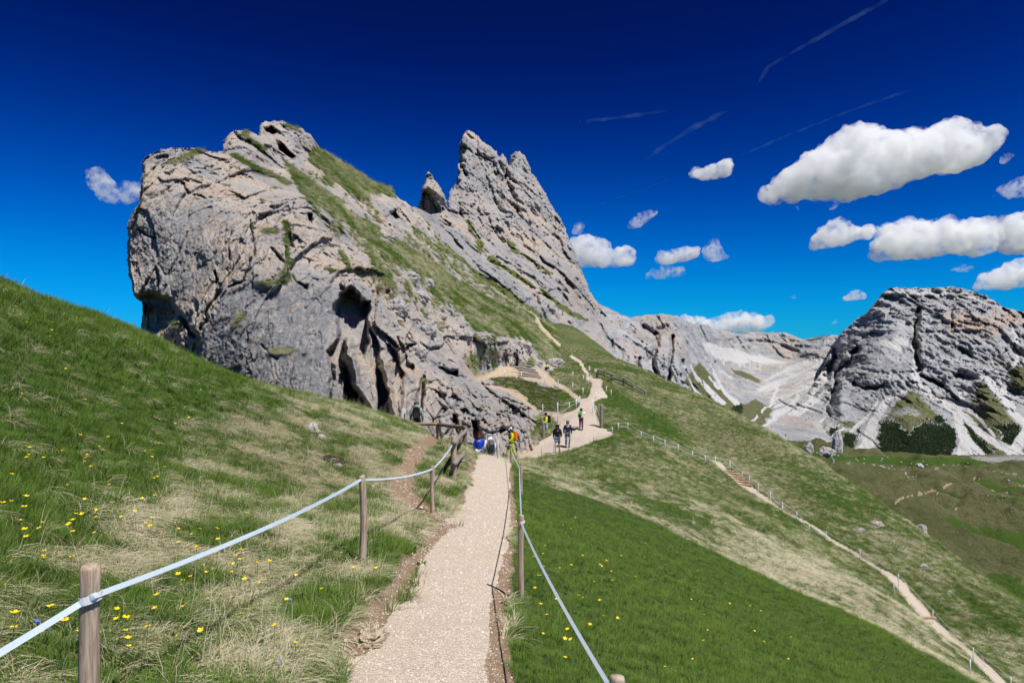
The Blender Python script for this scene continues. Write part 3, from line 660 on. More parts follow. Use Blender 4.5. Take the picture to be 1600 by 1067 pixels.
def rm_detail(P, qx, qy, D):
    d = far_detail(lambda x, y: 1-smooth(500, 560, y))(P, qx, qy, D)
    soft = smooth(600, 665, qy)
    d = d*(1-0.80*soft)*(1-.55*poly_in(qx, qy, K7([(520, 330), (840, 260), (850, 500), (800, 560), (560, 560), (500, 430)]), 15))
    dr = np.zeros(len(qx))
    for pts, w, a in ((K7([(860, 200), (845, 300), (850, 420), (870, 540)]), 9, 170), (K7([(510, 420), (470, 500), (400, 560), (390, 650), (340, 760), (340, 800)]), 8, 120), (K7([(390, 380), (390, 480), (340, 580)]), 9, 140), (K7([(500, 620), (560, 650), (660, 640)]), 6, 70), (K7([(880, 580), (1000, 640)]), 6, 70), (K7([(1060, 180), (1060, 300)]), 6, 60), (K7([(910, 270), (960, 200)]), 4, 60), (K7([(1080, 590), (1180, 600)]), 8, 60), (K7([(1110, 430), (1160, 445)]), 9, 60), (K7([(1430, 340), (1420, 420), (1440, 480)]), 8, 70), (K7([(1465, 220), (1472, 300)]), 12, 120)):
        dr = dr+stroke(qx+fbm(np.c_[qx, qy, qx*0]*.12, 3, 9)*6, qy+fbm(np.c_[qx, qy, qx*0]*.12, 3, 19)*4, pts, w, w, 1.0)*a
    for pts, w, a in ((K7([(840, 640), (820, 760), (840, 900)]), 40, -45), (K7([(1210, 600), (1280, 720), (1300, 830)]), 30, -45), (K7([(1440, 500), (1450, 600)]), 20, -60), (K7([(420, 640), (420, 780)]), 16, -60)):
        dr = dr+stroke(qx, qy, pts, w, w, 1.0)*a
    return d, dr
def rm_mask(P, qx, qy, D):
    n = fbm(P*.02, 4, 261); n2 = fbm(P*.006, 3, 262); jx = qx+n*4.5; jy = qy+n2*6
    turf = np.zeros(len(qx)); sc = np.zeros(len(qx)); fo = np.zeros(len(qx))
    for pl in ([(640, 830), (720, 740), (830, 625), (900, 690), (1000, 800), (1100, 900), (1050, 1060), (600, 1060)], [(1110, 760), (1180, 680), (1220, 590), (1290, 640), (1400, 790), (1472, 860), (1600, 900), (1700, 1060), (1100, 1060)], [(190, 920), (330, 780), (420, 830), (560, 840), (520, 1000), (420, 1060), (200, 1060)], [(1360, 560), (1430, 490), (1500, 520), (1500, 700), (1400, 680)], [(0, 700), (150, 640), (230, 650), (60, 780), (0, 840)]):
        turf = np.maximum(turf, poly_in(jx, jy, K7(pl), 9)*.85)
    turf = turf*(0.85+0.6*fbm(P*.009, 3, 264))
    for pl in ([(640, 840), (720, 830), (830, 900), (900, 830), (990, 800), (1100, 895), (1090, 960), (1040, 1090), (590, 1090), (630, 960)], [(1110, 840), (1160, 840), (1230, 930), (1320, 1020), (1240, 1030), (1170, 930)], [(1200, 830), (1330, 930), (1270, 900)], [(1300, 850), (1440, 850), (1465, 930), (1420, 985), (1330, 920)], [(440, 920), (540, 890), (500, 990), (470, 1090), (430, 1060)], [(80, 930), (200, 890), (190, 960), (90, 970)], [(260, 910), (430, 870), (400, 990), (260, 990)]):
        fo = np.maximum(fo, poly_in(jx+n*6, jy+fbm(P*.035, 3, 266)*7, K7(pl), 4)*(0.72+.6*n))
    for pts, w0, w1 in (([(840, 560), (870, 620), (960, 690), (1060, 760), (1100, 830), (1120, 900)], 7, 9), ([(1110, 860), (1140, 940), (1130, 1040)], 9, 18), ([(1120, 900), (1200, 1000), (1230, 1040)], 6, 9), ([(800, 650), (700, 720), (630, 800), (600, 870), (580, 950), (560, 1020)], 3, 16), ([(850, 270), (835, 400), (850, 560)], 6, 5), ([(1070, 750), (1180, 850), (1280, 930), (1420, 1020), (1500, 1060)], 5, 10), ([(1130, 750), (1230, 830), (1320, 940)], 3, 3), ([(1240, 590), (1330, 680), (1420, 790), (1520, 880)], 6, 9), ([(1480, 880), (1440, 970), (1400, 1040)], 8, 12), ([(1320, 560), (1350, 650), (1420, 760)], 5, 5), ([(390, 640), (260, 720), (130, 820), (40, 890)], 5, 16), ([(370, 430), (320, 490), (200, 560), (80, 620)], 5, 10), ([(340, 560), (200, 660), (60, 720)], 8, 7), ([(330, 820), (270, 890), (200, 940)], 2, 8), ([(400, 480), (330, 600), (240, 690)], 6, 4), ([(430, 890), (330, 950)], 2, 2), ([(560, 830), (480, 900)], 4, 3), ([(1090, 640), (1120, 740)], 4, 4), ([(1160, 640), (1110, 740)], 4, 3), ([(640, 730), (540, 850), (470, 910)], 2, 3), ([(1420, 300), (1425, 400), (1440, 500)], 5, 6), ([(1430, 500), (1380, 550)], 4, 3)):
        sc = np.maximum(sc, stroke(jx, jy, K7(pts), w0*1.0, w1*1.0, .5))
    sc = np.maximum(sc, .8*poly_in(jx, jy, K7([(540, 330), (650, 270), (840, 260), (830, 400), (760, 470), (640, 420)]), 8)*(.45+1.2*n2))
    sc = np.maximum(sc, .62*poly_in(jx, jy, K7([(660, 110), (700, 75), (1080, 68), (1250, 125), (1180, 140), (900, 130), (720, 150)]), 5))
    og = np.zeros(len(qx))
    for (x, y, rr, a) in ((1110, 270, 50, 1), (1200, 290, 50, 1), (1290, 290, 45, 1), (1400, 240, 45, 1), (1340, 250, 40, .9), (1320, 500, 18, .8), (880, 390, 14, .6), (1060, 330, 18, .8), (660, 200, 14, .3)):
        cx, cy = K7([(x, y)])[0]; og = np.maximum(og, a*np.exp(-((jx-cx)**2+(1.6*(jy-cy))**2)/(rr*.45)**2))
    return np.c_[turf*(1-sc)*(1-fo), og, sc, fo*(1-sc)]
right_m, RMD = relief('table_mountain', RM, RM_C, 1.4, rm_detail, rm_mask, M['far'], (1.2, .12), (4, .012), .15, RM_SKY)
tag(right_m, kind='structure')

MM_SKY = K6([(60, 150), (130, 180), (200, 210), (300, 260), (370, 280), (450, 265), (560, 255), (650, 260), (720, 290), (800, 330), (820, 320), (890, 328), (930, 365), (1130, 392), (1150, 375), (1390, 380), (1490, 415)])+[(1260, 532), (1273, 533), (1292, 525), (1309, 524), (1340, 535), (1380, 560)]
MM = MM_SKY+[(1400, 700), (1330, 735), (1000, 735), (900, 600)]
MM_C = [(930, 475, 2300), (1000, 495, 2500), (1050, 492, 2600), (1090, 508, 3000), (1120, 516, 3500), (1170, 520, 4300), (1230, 522, 4500), (1290, 528, 4200), (1350, 545, 4000), (960, 550, 1900), (1010, 560, 1950), (1050, 560, 2050), (1080, 600, 2050), (1020, 620, 1800), (1060, 650, 1780), (1100, 540, 2900), (1130, 580, 2950), (1180, 550, 4000), (1240, 560, 4000), (1180, 590, 3300), (1260, 600, 3200), (1130, 620, 2350), (1150, 660, 2000), (1110, 650, 2000), (1220, 640, 2650), (1200, 680, 2050), (1270, 680, 2200), (1150, 720, 1700), (1350, 700, 2300), (950, 620, 1600), (1000, 700, 1500)]
def mm_detail(P, qx, qy, D):
    d = far_detail(lambda x, y: smooth(1090, 1120, x)*(1-smooth(548, 562, y)))(P, qx, qy, D)*.8
    soft = np.maximum(poly_in(qx, qy, K6([(790, 420), (900, 430), (1450, 540), (1600, 560), (1600, 1200), (1000, 1100), (900, 900), (1000, 700), (950, 560)]), 12), smooth(640, 690, qy))
    d = d*(1-.62*soft)
    dr = np.zeros(len(qx))
    for pts, w, a in ((K6([(535, 400), (530, 480), (510, 560), (535, 690)]), 7, 120), (K6([(640, 410), (640, 500), (620, 640), (615, 720)]), 4.5, 110), (K6([(450, 350), (520, 385), (600, 350)]), 9, 80), (K6([(415, 600), (420, 560)]), 4, 60), (K6([(245, 440), (240, 480)]), 4, 50), (K6([(710, 570), (705, 610)]), 4, 60), (K6([(1140, 440), (1300, 450), (1480, 510)]), 5, 70), (K6([(830, 480), (860, 540)]), 4, 60)):
        dr = dr+stroke(qx+fbm(np.c_[qx, qy, qx*0]*.12, 3, 9)*3, qy, pts, w, w, 1.0)*a
    return d, dr
def mm_mask(P, qx, qy, D):
    n = fbm(P*.02, 4, 361); n2 = fbm(P*.006, 3, 362); jx = qx+n*4; jy = qy+n2*5
    turf = np.zeros(len(qx)); sc = np.zeros(len(qx))
    for pl in ([(990, 600), (1150, 640), (1310, 745), (1220, 740), (1050, 680)], [(700, 700), (820, 560), (930, 680), (1080, 870), (1200, 800), (1300, 870), (1250, 1100), (900, 1100), (800, 850)], [(1100, 880), (1350, 830), (1400, 880), (1200, 1030), (1100, 990)], [(770, 660), (850, 700), (880, 800), (800, 780)]):
        turf = np.maximum(turf, poly_in(jx, jy, K6(pl), 8)*.85)
    for pl, k in (([(800, 425), (900, 430), (1000, 470), (1250, 530), (1440, 580), (1400, 615), (1200, 600), (1000, 590), (900, 540)], .85), ([(130, 180), (300, 258), (370, 282), (330, 300), (220, 240)], .8), ([(1300, 640), (1494, 560), (1700, 560), (1600, 700), (1400, 760)], .55)):
        sc = np.maximum(sc, poly_in(jx, jy, K6(pl), 6)*(k+.5*n))
    for pts, w0, w1 in (([(760, 600), (810, 680), (870, 750), (980, 860)], 1.5, 6), ([(745, 650), (790, 760), (820, 830), (880, 890)], 1.5, 5), ([(890, 590), (940, 690), (990, 790), (1070, 860)], 2, 6), ([(890, 680), (950, 760)], 1.5, 3), ([(800, 760), (880, 850)], 1.5, 2), ([(1350, 740), (1310, 850), (1240, 910)], 3, 2), ([(1210, 940), (1150, 990), (1110, 975)], 2, 2), ([(1480, 810), (1390, 890), (1240, 1020)], 3, 3), ([(500, 560), (520, 700)], 3, 2), ([(605, 700), (625, 640)], 2, 2), ([(960, 640), (1040, 680)], 2, 2), ([(1600, 560), (1480, 600), (1390, 640)], 5, 3)):
        sc = np.maximum(sc, stroke(jx, jy, K6(pts), w0, w1, .5))
    al = (qx*.45+qy)*.22; ac = (qx-qy*.45)*.018; sk = fbm(np.c_[ac, al, qx*0], 4, 365, .6)
    sc = np.maximum(sc, poly_in(jx, jy, K6([(1180, 760), (1300, 640), (1494, 555), (1750, 540), (1750, 800), (1480, 900), (1250, 1060), (1300, 900)]), 10)*(.52+.9*sk))
    sc = np.maximum(sc, poly_in(jx, jy, K6([(900, 480), (1200, 560), (1440, 600), (1300, 700), (1100, 640), (960, 620)]), 10)*(.30+.9*fbm(np.c_[qx*.25, qy*.03, qx*0], 3, 366)))
    og = np.clip(n2*1.2, 0, .5)
    for (x, y, rr, a) in ((380, 520, 50, .8), (250, 320, 40, .5), (1420, 500, 40, .9), (1320, 480, 30, .6), (310, 460, 40, .5)):
        cx, cy = K6([(x, y)])[0]; og = np.maximum(og, a*np.exp(-((jx-cx)**2+(jy-cy)**2)/(rr*.25)**2))
    return np.c_[turf*(1-sc), og, sc, .75*poly_in(jx, jy, K6([(950, 900), (1110, 840), (1130, 900), (1060, 960), (960, 960)]), 6)]
mid_m, MMD = relief('cirque_mountain', MM, MM_C, 1.4, mm_detail, mm_mask, M['far'], (1.0, .12), (6, .03), .15, MM_SKY)
tag(mid_m, kind='structure')

# ---- the valley pastures far below
VC = [(1300, 240, 1260), (1700, 240, 1300), (900, 300, 1300), (1600, 330, 1020), (1800, 330, 1060), (1300, 330, 1020), (1600, 450, 938), (1500, 520, 880), (1800, 500, 940), (1400, 600, 815), (1600, 640, 862), (1320, 700, 775), (1500, 800, 800), (1650, 800, 812), (1250, 900, 728), (1400, 950, 758), (1600, 1050, 772), (1500, 1200, 742), (1300, 1200, 722), (1200, 1300, 702), (1400, 1400, 724), (1600, 1400, 738), (1800, 1200, 770), (1350, 1700, 716), (1500, 1750, 716), (1650, 1750, 718), (1250, 1600, 706), (1200, 1800, 694), (1800, 1800, 720), (1150, 1700, 706), (1300, 2200, 706), (1500, 2300, 706), (1700, 2300, 706), (1200, 2300, 690), (1000, 1500, 720), (1000, 700, 800), (900, 2300, 720), (2300, 2300, 712), (2300, 300, 1100), (2300, 1000, 800)]
VC = np.array(VC, float)
vt = TPS(np.c_[(VC[:, 0]-800)/500, np.log(VC[:, 1])*1.6], (VC[:, 2]-533.5)/F, 1e-4)
vpx, vl = np.meshgrid(np.arange(900, 2300, 3.6), np.arange(math.log(240), math.log(2700), .0085)); vr, vc_ = vpx.shape
vx = vpx.ravel(); vY = np.exp(vl.ravel()); vX = (vx-800)/F*vY
VP2 = np.c_[vX, vY, vX*0]
vZ = CH-vt(np.c_[(vx-800)/500, np.log(vY)*1.6])*vY
hills = smooth(1900, 1500, vY) if False else 1-smooth(1350, 1750, vY)
vZ += hills*(fbm(VP2*.0075, 4, 401)*34+fbm(VP2*.03, 5, 402, .6)*10.0+np.abs(fbm(VP2*.012, 3, 403))*26)+fbm(VP2*.1, 3, 404)*1.6
vpy = 533.5-F*(vZ-CH)/vY
KV = lambda pts: CR(pts, 1200, 660, 4.0)
vn = fbm(VP2*.02, 3, 411); jx, jy = vx+vn*8, vpy+vn*4
v_green = np.clip(-fbm(VP2*.0075, 4, 401)*2.6-.05, 0, .85)
for pl in ([(150, 120), (480, 200), (700, 195), (1100, 210), (1600, 240), (1600, 260), (1000, 290), (700, 270), (400, 250), (150, 230)], [(530, 450), (650, 520), (900, 560), (1250, 610), (1600, 700), (1600, 760), (1250, 640), (900, 590), (660, 560)], [(1330, 920), (1600, 960), (1600, 1010), (1350, 1000)], [(1200, 270), (1600, 320), (1600, 340), (1300, 300)]):
    v_green = np.maximum(v_green, poly_in(jx, jy, KV(pl), 6)*.85)
v_path = np.maximum(stroke(vx, vpy, KV([(790, 505), (840, 470), (960, 440), (1060, 420), (1150, 375)]), 1.7, 1.7, .6), stroke(vx, vpy, KV([(1050, 430), (1110, 470), (1200, 560)]), .8, .8, .6))
v_path = np.maximum(v_path, stroke(vx, vpy, KV([(1290, 355), (1320, 350)]), 1.5))
v_rock = .62*poly_in(jx, jy, KV([(1230, 200), (1600, 190), (1700, 240), (1400, 270), (1270, 240)]), 6)
v_road = stroke(vx, vpy, KV([(60, 200), (200, 225), (420, 240), (560, 265), (640, 262), (740, 280), (810, 295), (900, 280), (1000, 290), (1080, 285), (1180, 260), (1330, 295), (1600, 330)]), .8, .8, .6)
vidx = np.arange(vr*vc_).reshape(vr, vc_)
vF = np.c_[vidx[:-1, :-1].ravel(), vidx[:-1, 1:].ravel(), vidx[1:, 1:].ravel(), vidx[1:, :-1].ravel()]
VP = np.c_[vX, vY, vZ]
valley = tag(mesh_from('valley_pasture', VP, vF, M['valley'], True, {'mask': np.c_[v_green, v_path, v_rock, v_road]}), kind='structure')

# the low land that goes on to the horizon
t = MT('lowland'); nv = t.noise(t.coord(), .002, 6); t.bsdf(t.mix(nv, (.06, .08, .03), (.12, .12, .07)), .95, None, .1)
LW = [(-60000, -20000, -700), (60000, -20000, -700), (60000, 60000, -700), (-60000, 60000, -700)]
tag(mesh_from('lowland_terrain', LW, [[0, 1, 2, 3]], t.m), kind='structure')
# ------------------------------------------------------------------ ray casting onto the land
bpy.context.view_layer.update()
LAND = [ground, outcrop, valley, right_m]
def hit(px, py, obs=None):
    d = Vector(((px-800)/F, 1.0, -(py-533.5)/F)); L = d.length; d.normalize(); best = None
    for o in (obs or LAND):
        ok, loc, nrm, _i = o.ray_cast(Vector((0, 0, CH)), d, distance=9000)
        if ok and (best is None or loc.y < best[0].y): best = (loc.copy(), nrm.copy())
    return best
def ground_z(x, y, obs=(ground,)):
    for o in obs:
        ok, loc, nrm, _i = o.ray_cast(Vector((x, y, 60)), Vector((0, 0, -1)))
        if ok: return loc.z
    return 0.0

# ------------------------------------------------------------------ grass
def blade_material(name, a, b, c, rough=0.55, trans=0.35):
    t = MT(name)
    ti = t.attr('tint', 'INSTANCER').outputs['Fac']; rnd = t.n('ObjectInfo').outputs['Random']
    tip = t.attr('tip').outputs['Fac']
    col = t.mix(ti, a, b)
    col = t.mix(t.math('MULTIPLY', t.step(rnd, 0.6, 1.0), 0.5), col, c)
    col = t.mix(t.math('MULTIPLY', tip, 0.35), col, tuple(min(1, x*1.5+.015) for x in b))
    d = t.n('BsdfDiffuse', Color=col)
    tr = t.n('BsdfTranslucent', Color=col)
    mx = t.n('MixShader', _0=trans, _1=d.outputs[0], _2=tr.outputs[0])
    t.t.links.new(mx.outputs[0], t.out.inputs[0])
    return t.m
M['grass'] = blade_material('green_blades', (0.074, 0.152, 0.022), (0.160, 0.248, 0.045), (0.21, 0.25, 0.08))
M['herb'] = blade_material('herb_leaves', (0.05, 0.11, 0.02), (0.085, 0.15, 0.03), (0.13, 0.16, 0.05), .6, .3)
M['straw'] = blade_material('straw_blades', (0.38, 0.34, 0.20), (0.58, 0.53, 0.38), (0.22, 0.24, 0.085), 0.6, 0.2)
M['heath'] = blade_material('heather_leaves', (0.06, 0.085, 0.02), (0.10, 0.105, 0.035), (0.12, 0.08, 0.04), .7, .2)

def tuft(name, mat, n, hgt, spread, width, lean, droop, seed):
    """a clump of tapering curved blades; lean: common direction (+X)"""
    g = np.random.default_rng(seed); V = []; Fc = []; tip = []
    for i in range(n):
        a = g.uniform(0, 2*math.pi); r = spread*math.sqrt(g.uniform(0, 1))
        b = np.array([math.cos(a)*r, math.sin(a)*r, -0.01])
        out = np.array([math.cos(a), math.sin(a), 0])*g.uniform(.15, .9)+np.array([lean, 0, 0])+g.normal(0, .25, 3)*[1, 1, 0]
        L = hgt*g.uniform(.55, 1.25); w = width*g.uniform(.6, 1.2)
        side = np.cross(out, [0, 0, 1]); side = side/(np.linalg.norm(side)+1e-6)
        tw = g.uniform(-.8, .8); side = side*math.cos(tw)+np.array([0, 0, 1])*math.sin(tw)*.5
        p = b.copy(); d = np.array([0, 0, 1.0])+out*.35; d /= np.linalg.norm(d)
        base = len(V); seg = 3
        for s in range(seg+1):
            f = s/seg; ww = w*(1-f)**.8
            if s < seg:
                V += [p-side*ww/2, p+side*ww/2]; tip += [f, f]
            else:
                V.append(p.copy()); tip.append(1)
            d = d+out*droop*.5-np.array([0, 0, droop*.42]); d /= np.linalg.norm(d)
            p = p+d*L/seg
        for s in range(seg-1):
            k = base+2*s
            Fc.append((k, k+1, k+3, k+2))
        k = base+2*(seg-1); Fc.append((k, k+1, k+2, k+2))
    me = bpy.data.meshes.new(name)
    me.from_pydata([tuple(v) for v in V], [], [f if f[2] != f[3] else f[:3] for f in Fc])
    a = me.attributes.new('tip', 'FLOAT', 'POINT'); a.data.foreach_set('value', np.array(tip, np.float32))
    me.materials.append(mat); me.polygons.foreach_set('use_smooth', np.ones(len(me.polygons), bool))
    return bpy.data.objects.new(name, me)

tufts = bpy.data.collections.new('tuft_library')
for i in range(3): tufts.objects.link(tuft('a_green_%d' % i, M['grass'], 30, .125, .075, .0052, .25, .35, 10+i))
for i in range(3): tufts.objects.link(tuft('b_straw_%d' % i, M['straw'], 30, .25, .07, .0058, 1.0, 1.15, 20+i))
for i in range(2): tufts.objects.link(tuft('c_heath_%d' % i, M['heath'], 30, .07, .09, .016, .1, .5, 30+i))

for i in range(2): tufts.objects.link(tuft('d_herb_%d' % i, M['herb'], 13, .085, .05, .022, .1, .7, 40+i))

def scatter(name, pts, rot, scl, idx, tint, label, cat, lib=None):
    me = bpy.data.meshes.new(name); me.vertices.add(len(pts)); me.vertices.foreach_set('co', np.asarray(pts, np.float32).ravel())
    a = me.attributes.new('rot', 'FLOAT_VECTOR', 'POINT'); a.data.foreach_set('vector', np.asarray(rot, np.float32).ravel())
    a = me.attributes.new('scl', 'FLOAT', 'POINT'); a.data.foreach_set('value', np.asarray(scl, np.float32))
    a = me.attributes.new('idx', 'INT', 'POINT'); a.data.foreach_set('value', np.asarray(idx, np.int32))
    a = me.attributes.new('tint', 'FLOAT', 'POINT'); a.data.foreach_set('value', np.asarray(tint, np.float32))
    o = bpy.data.objects.new(name, me); COL.objects.link(o)
    ng = bpy.data.node_groups.new(name+'_scatter', 'GeometryNodeTree')
    ng.interface.new_socket('Geometry', in_out='INPUT', socket_type='NodeSocketGeometry'); ng.interface.new_socket('Geometry', in_out='OUTPUT', socket_type='NodeSocketGeometry')
    gi = ng.nodes.new('NodeGroupInput'); go = ng.nodes.new('NodeGroupOutput')
    mp = ng.nodes.new('GeometryNodeMeshToPoints'); ip = ng.nodes.new('GeometryNodeInstanceOnPoints'); ci = ng.nodes.new('GeometryNodeCollectionInfo')
    ci.inputs['Collection'].default_value = lib or tufts; ci.inputs['Separate Children'].default_value = True; ci.inputs['Reset Children'].default_value = True
    def named(n, ty):
        nd = ng.nodes.new('GeometryNodeInputNamedAttribute'); nd.data_type = ty; nd.inputs['Name'].default_value = n
        return nd.outputs['Attribute']
    e2r = ng.nodes.new('FunctionNodeEulerToRotation')
    L = ng.links.new
    L(gi.outputs[0], mp.inputs['Mesh']); L(mp.outputs[0], ip.inputs['Points']); L(ci.outputs[0], ip.inputs['Instance'])
    ip.inputs['Pick Instance'].default_value = True
    L(named('idx', 'INT'), ip.inputs['Instance Index']); L(named('rot', 'FLOAT_VECTOR'), e2r.inputs[0]); L(e2r.outputs[0], ip.inputs['Rotation'])
    L(named('scl', 'FLOAT'), ip.inputs['Scale']); L(ip.outputs[0], go.inputs[0])
    md = o.modifiers.new('scatter', 'NODES'); md.node_group = ng
    return tag(o, label, cat, None, 'stuff')

def rots(nrm, down, spread, g):
    """z axis between the slope normal and the vertical, x axis roughly downhill"""
    z = nrm*.5+np.array([0, 0, .5]); z /= np.linalg.norm(z, axis=1)[:, None]
    ang = np.arctan2(down[:, 1], down[:, 0])+g.normal(0, 1, len(z))*spread
    x = np.c_[np.cos(ang), np.sin(ang), np.zeros(len(z))]; x = x-z*(x*z).sum(1)[:, None]; x /= np.linalg.norm(x, axis=1)[:, None]
    y = np.cross(z, x)
    ey = np.arcsin(np.clip(-x[:, 2], -1, 1)); ex = np.arctan2(y[:, 2], z[:, 2]); ez = np.arctan2(x[:, 1], x[:, 0])
    return np.c_[ex, ey, ez]

GG = gP.reshape(nR, nC, 3)
gn = np.cross(np.gradient(GG, axis=1), np.gradient(GG, axis=0)); gn /= np.linalg.norm(gn, axis=2)[..., None]; gn *= np.sign(gn[..., 2:3])
GMK = gmask.reshape(nR, nC, 4)
def sample_ground(n, y0, y1, px0, px1, dens, g):
    """random points on the ground, dens(Y) per square metre"""
    ys = np.linspace(y0, y1, 400); wv = dens(ys)*ys*(px1-px0)/F; cdf = np.cumsum(wv); tot = cdf[-1]*(ys[1]-ys[0]); cdf /= cdf[-1]
    n = int(tot) if n is None else n
    Y = np.interp(g.uniform(0, 1, n), cdf, ys); px = g.uniform(px0, px1, n)
    fc = np.interp(px, gpx, np.arange(nC)); fr = (np.log(Y)-gly[0])/(gly[1]-gly[0])
    c0 = np.clip(fc.astype(int), 0, nC-2); r0 = np.clip(fr.astype(int), 0, nR-2); a = (fc-c0)[:, None]; b = (fr-r0)[:, None]
    lerp = lambda A: (A[r0, c0]*(1-a)+A[r0, c0+1]*a)*(1-b)+(A[r0+1, c0]*(1-a)+A[r0+1, c0+1]*a)*b
    return lerp(GG), lerp(gn), lerp(GMK), px, Y

g = np.random.default_rng(5)
dens = lambda y: np.where(y < 22, 340*(5/np.maximum(y, 4.5))**1.1, 92*(22/y)**1.5)
P, Nn, Mk, px, Y = sample_ground(None, 1.9, 105, -330, 1850, dens, g)
qx, qy = proj(P)
bare = np.maximum(np.maximum(Mk[:, 0], Mk[:, 1]), Mk[:, 3])
clump = fbm(np.c_[P[:, :2]*np.where(Y < 26, 2.0, 3.2)[:, None], P[:, 0]*0], 3, 501)
clump2 = fbm(np.c_[P[:, :2]*0.25, P[:, 0]*0], 3, 502)
keep = (bare+g.normal(0, .12, len(P)) < 0.42) & ~((P[:, 0] < -2) & (P[:, 1] > 33)) & (qy < 1500)
leftb = (P[:, 0] < -.5) & (P[:, 1] < 30)
dryp = np.where(leftb, np.clip(Mk[:, 2]*(.30+1.7*clump), 0.03, .9), np.clip(Mk[:, 2]*(.50+.55*clump+.5*clump2)-.04, 0.0, .9))
isdry = g.uniform(0, 1, len(P)) < dryp
down = Nn[:, :2]
ridx = np.where(isdry, 3+g.integers(0, 3, len(P)), g.integers(0, 3, len(P)))
herb = (leftb | (Y < 26)) & (~isdry) & (g.uniform(0, 1, len(P)) < np.clip(.10+.35*fbm(np.c_[P[:, :2]*.8, P[:, 0]*0], 2, 503), 0, .4))
ridx = np.where(herb, 8+g.integers(0, 2, len(P)), ridx)
far_s = np.clip((Y/8.0), 1, 9)**.24
scl = np.where(isdry, g.uniform(.65, 1.15, len(P)), g.uniform(.65, 1.25, len(P))*(1+.35*clump2))*far_s
scl = np.where((~leftb) & (~isdry) & (Y < 26), scl*.62, scl)
edge = (np.abs(bare-.3) < .25)
tint = np.clip(.45+.75*clump2+g.normal(0, .22, len(P)), 0, 1)
tint = np.clip(tint+.35*((~leftb) & (Y < 26)), 0, 1)
rt = rots(Nn, down, np.where(isdry, .8, 1.6), g)
k = keep
scatter('meadow_grass', P[k], rt[k], scl[k], ridx[k], tint[k], 'green and straw coloured alpine grass covering the slopes', 'grass')
print('GRASS', k.sum())

# grass and heather on the outcrop's ledges and shoulder
oqx, oqy, oP, oins, onr, onc = OUTD
om = out_mask(oP, oqx, oqy, None)
OG = oP.reshape(onr, onc, 3); on = np.cross(np.gradient(OG, axis=1), np.gradient(OG, axis=0)); on /= np.linalg.norm(on, axis=2)[..., None]+1e-9; on *= np.sign(on[..., 2:3]); on = on.reshape(-1, 3)
cell = np.linalg.norm(np.cross(np.gradient(OG, axis=1), np.gradient(OG, axis=0)), axis=2).ravel()
cand = np.where(oins & (om[:, 0]+fbm(oP*1.5, 2, 77)*.5 > .55) & (oqy < 690))[0]
pick = g.choice(cand, 60000, True)
jit = g.normal(0, .12, (len(pick), 3))*[1, 1, 0]
pp = oP[pick]+jit*np.array([1, 0, 0]); Yp = pp[:, 1]
heath = poly_in(oqx[pick], oqy[pick], GR3, 3) > .3
oi = np.where(heath & (g.uniform(0, 1, len(pick)) < .75), 6+g.integers(0, 2, len(pick)), np.where(g.uniform(0, 1, len(pick)) < .26+.5*fbm(pp*.3, 3, 78), 3+g.integers(0, 3, len(pick)), g.integers(0, 3, len(pick))))
scatter('ledge_grass', pp, rots(on[pick], on[pick][:, :2], np.full(len(pick), .7), g), g.uniform(.6, 1.2, len(pick))*np.clip(Yp/40, .8, 3)*1.25, oi, np.clip(.5+g.normal(0, .3, len(pick)), 0, 1), 'grass and low heather on the ledges of the rock outcrop', 'grass')

# far forest on the fans of the table mountain: too many to count
t = MT('conifer_needles'); rn = t.n('ObjectInfo').outputs['Random']; t.bsdf(t.mix(rn, (.010, .022, .010), (.030, .048, .018)), .9, None, .1); M['conifer'] = t.m
firs = bpy.data.collections.new('fir_library')
for i in range(2):
    V = []; Fc = []
    for (z0, z1, r0) in ((.06, .5, .30), (.3, .75, .23), (.55, 1.0, .15)):
        b = len(V); V += [(math.cos(a*math.pi/3.5+i)*r0*(1+.25*math.sin(a*2.3+i)), math.sin(a*math.pi/3.5+i)*r0, z0) for a in range(7)]+[(0, 0, z1)]
        Fc += [(b+a, b+(a+1) % 7, b+7) for a in range(7)]
    me = bpy.data.meshes.new('fir'); me.from_pydata(V, [], Fc); me.materials.append(M['conifer']); firs.objects.link(bpy.data.objects.new('fir_%d' % i, me))
FP = []
for DT, mf, n in ((RMD, rm_mask, 9000), (MMD, mm_mask, 700)):
    fx, fy_, fP, fin, _a, _b = DT; mk = mf(fP, fx, fy_, None)
    cd = np.where(fin & (mk[:, 3]+g.normal(0, .2, len(fx)) > .5) & (mk[:, 2] < .3))[0]
    if len(cd): FP.append(fP[g.choice(cd, n, True)]+g.normal(0, 2.0, (n, 3))*[1, .5, .3])
    if DT is RMD:      # loose trees straying out of the forest edge
        cd = np.where(fin & (mk[:, 0] > .35) & (mk[:, 2] < .2) & (fy_ > 655))[0]; FP.append(fP[g.choice(cd, 260, True)])
FP = np.concatenate(FP); FP[:, 2] -= 1.0
scatter('far_forest', FP, np.c_[FP[:, 0]*0, FP[:, 0]*0, g.uniform(0, 6.28, len(FP))], g.uniform(3, 7, len(FP)), g.integers(0, 2, len(FP)), g.uniform(0, 1, len(FP)), 'dark conifer forest on the fans below the table mountain', 'forest', firs)

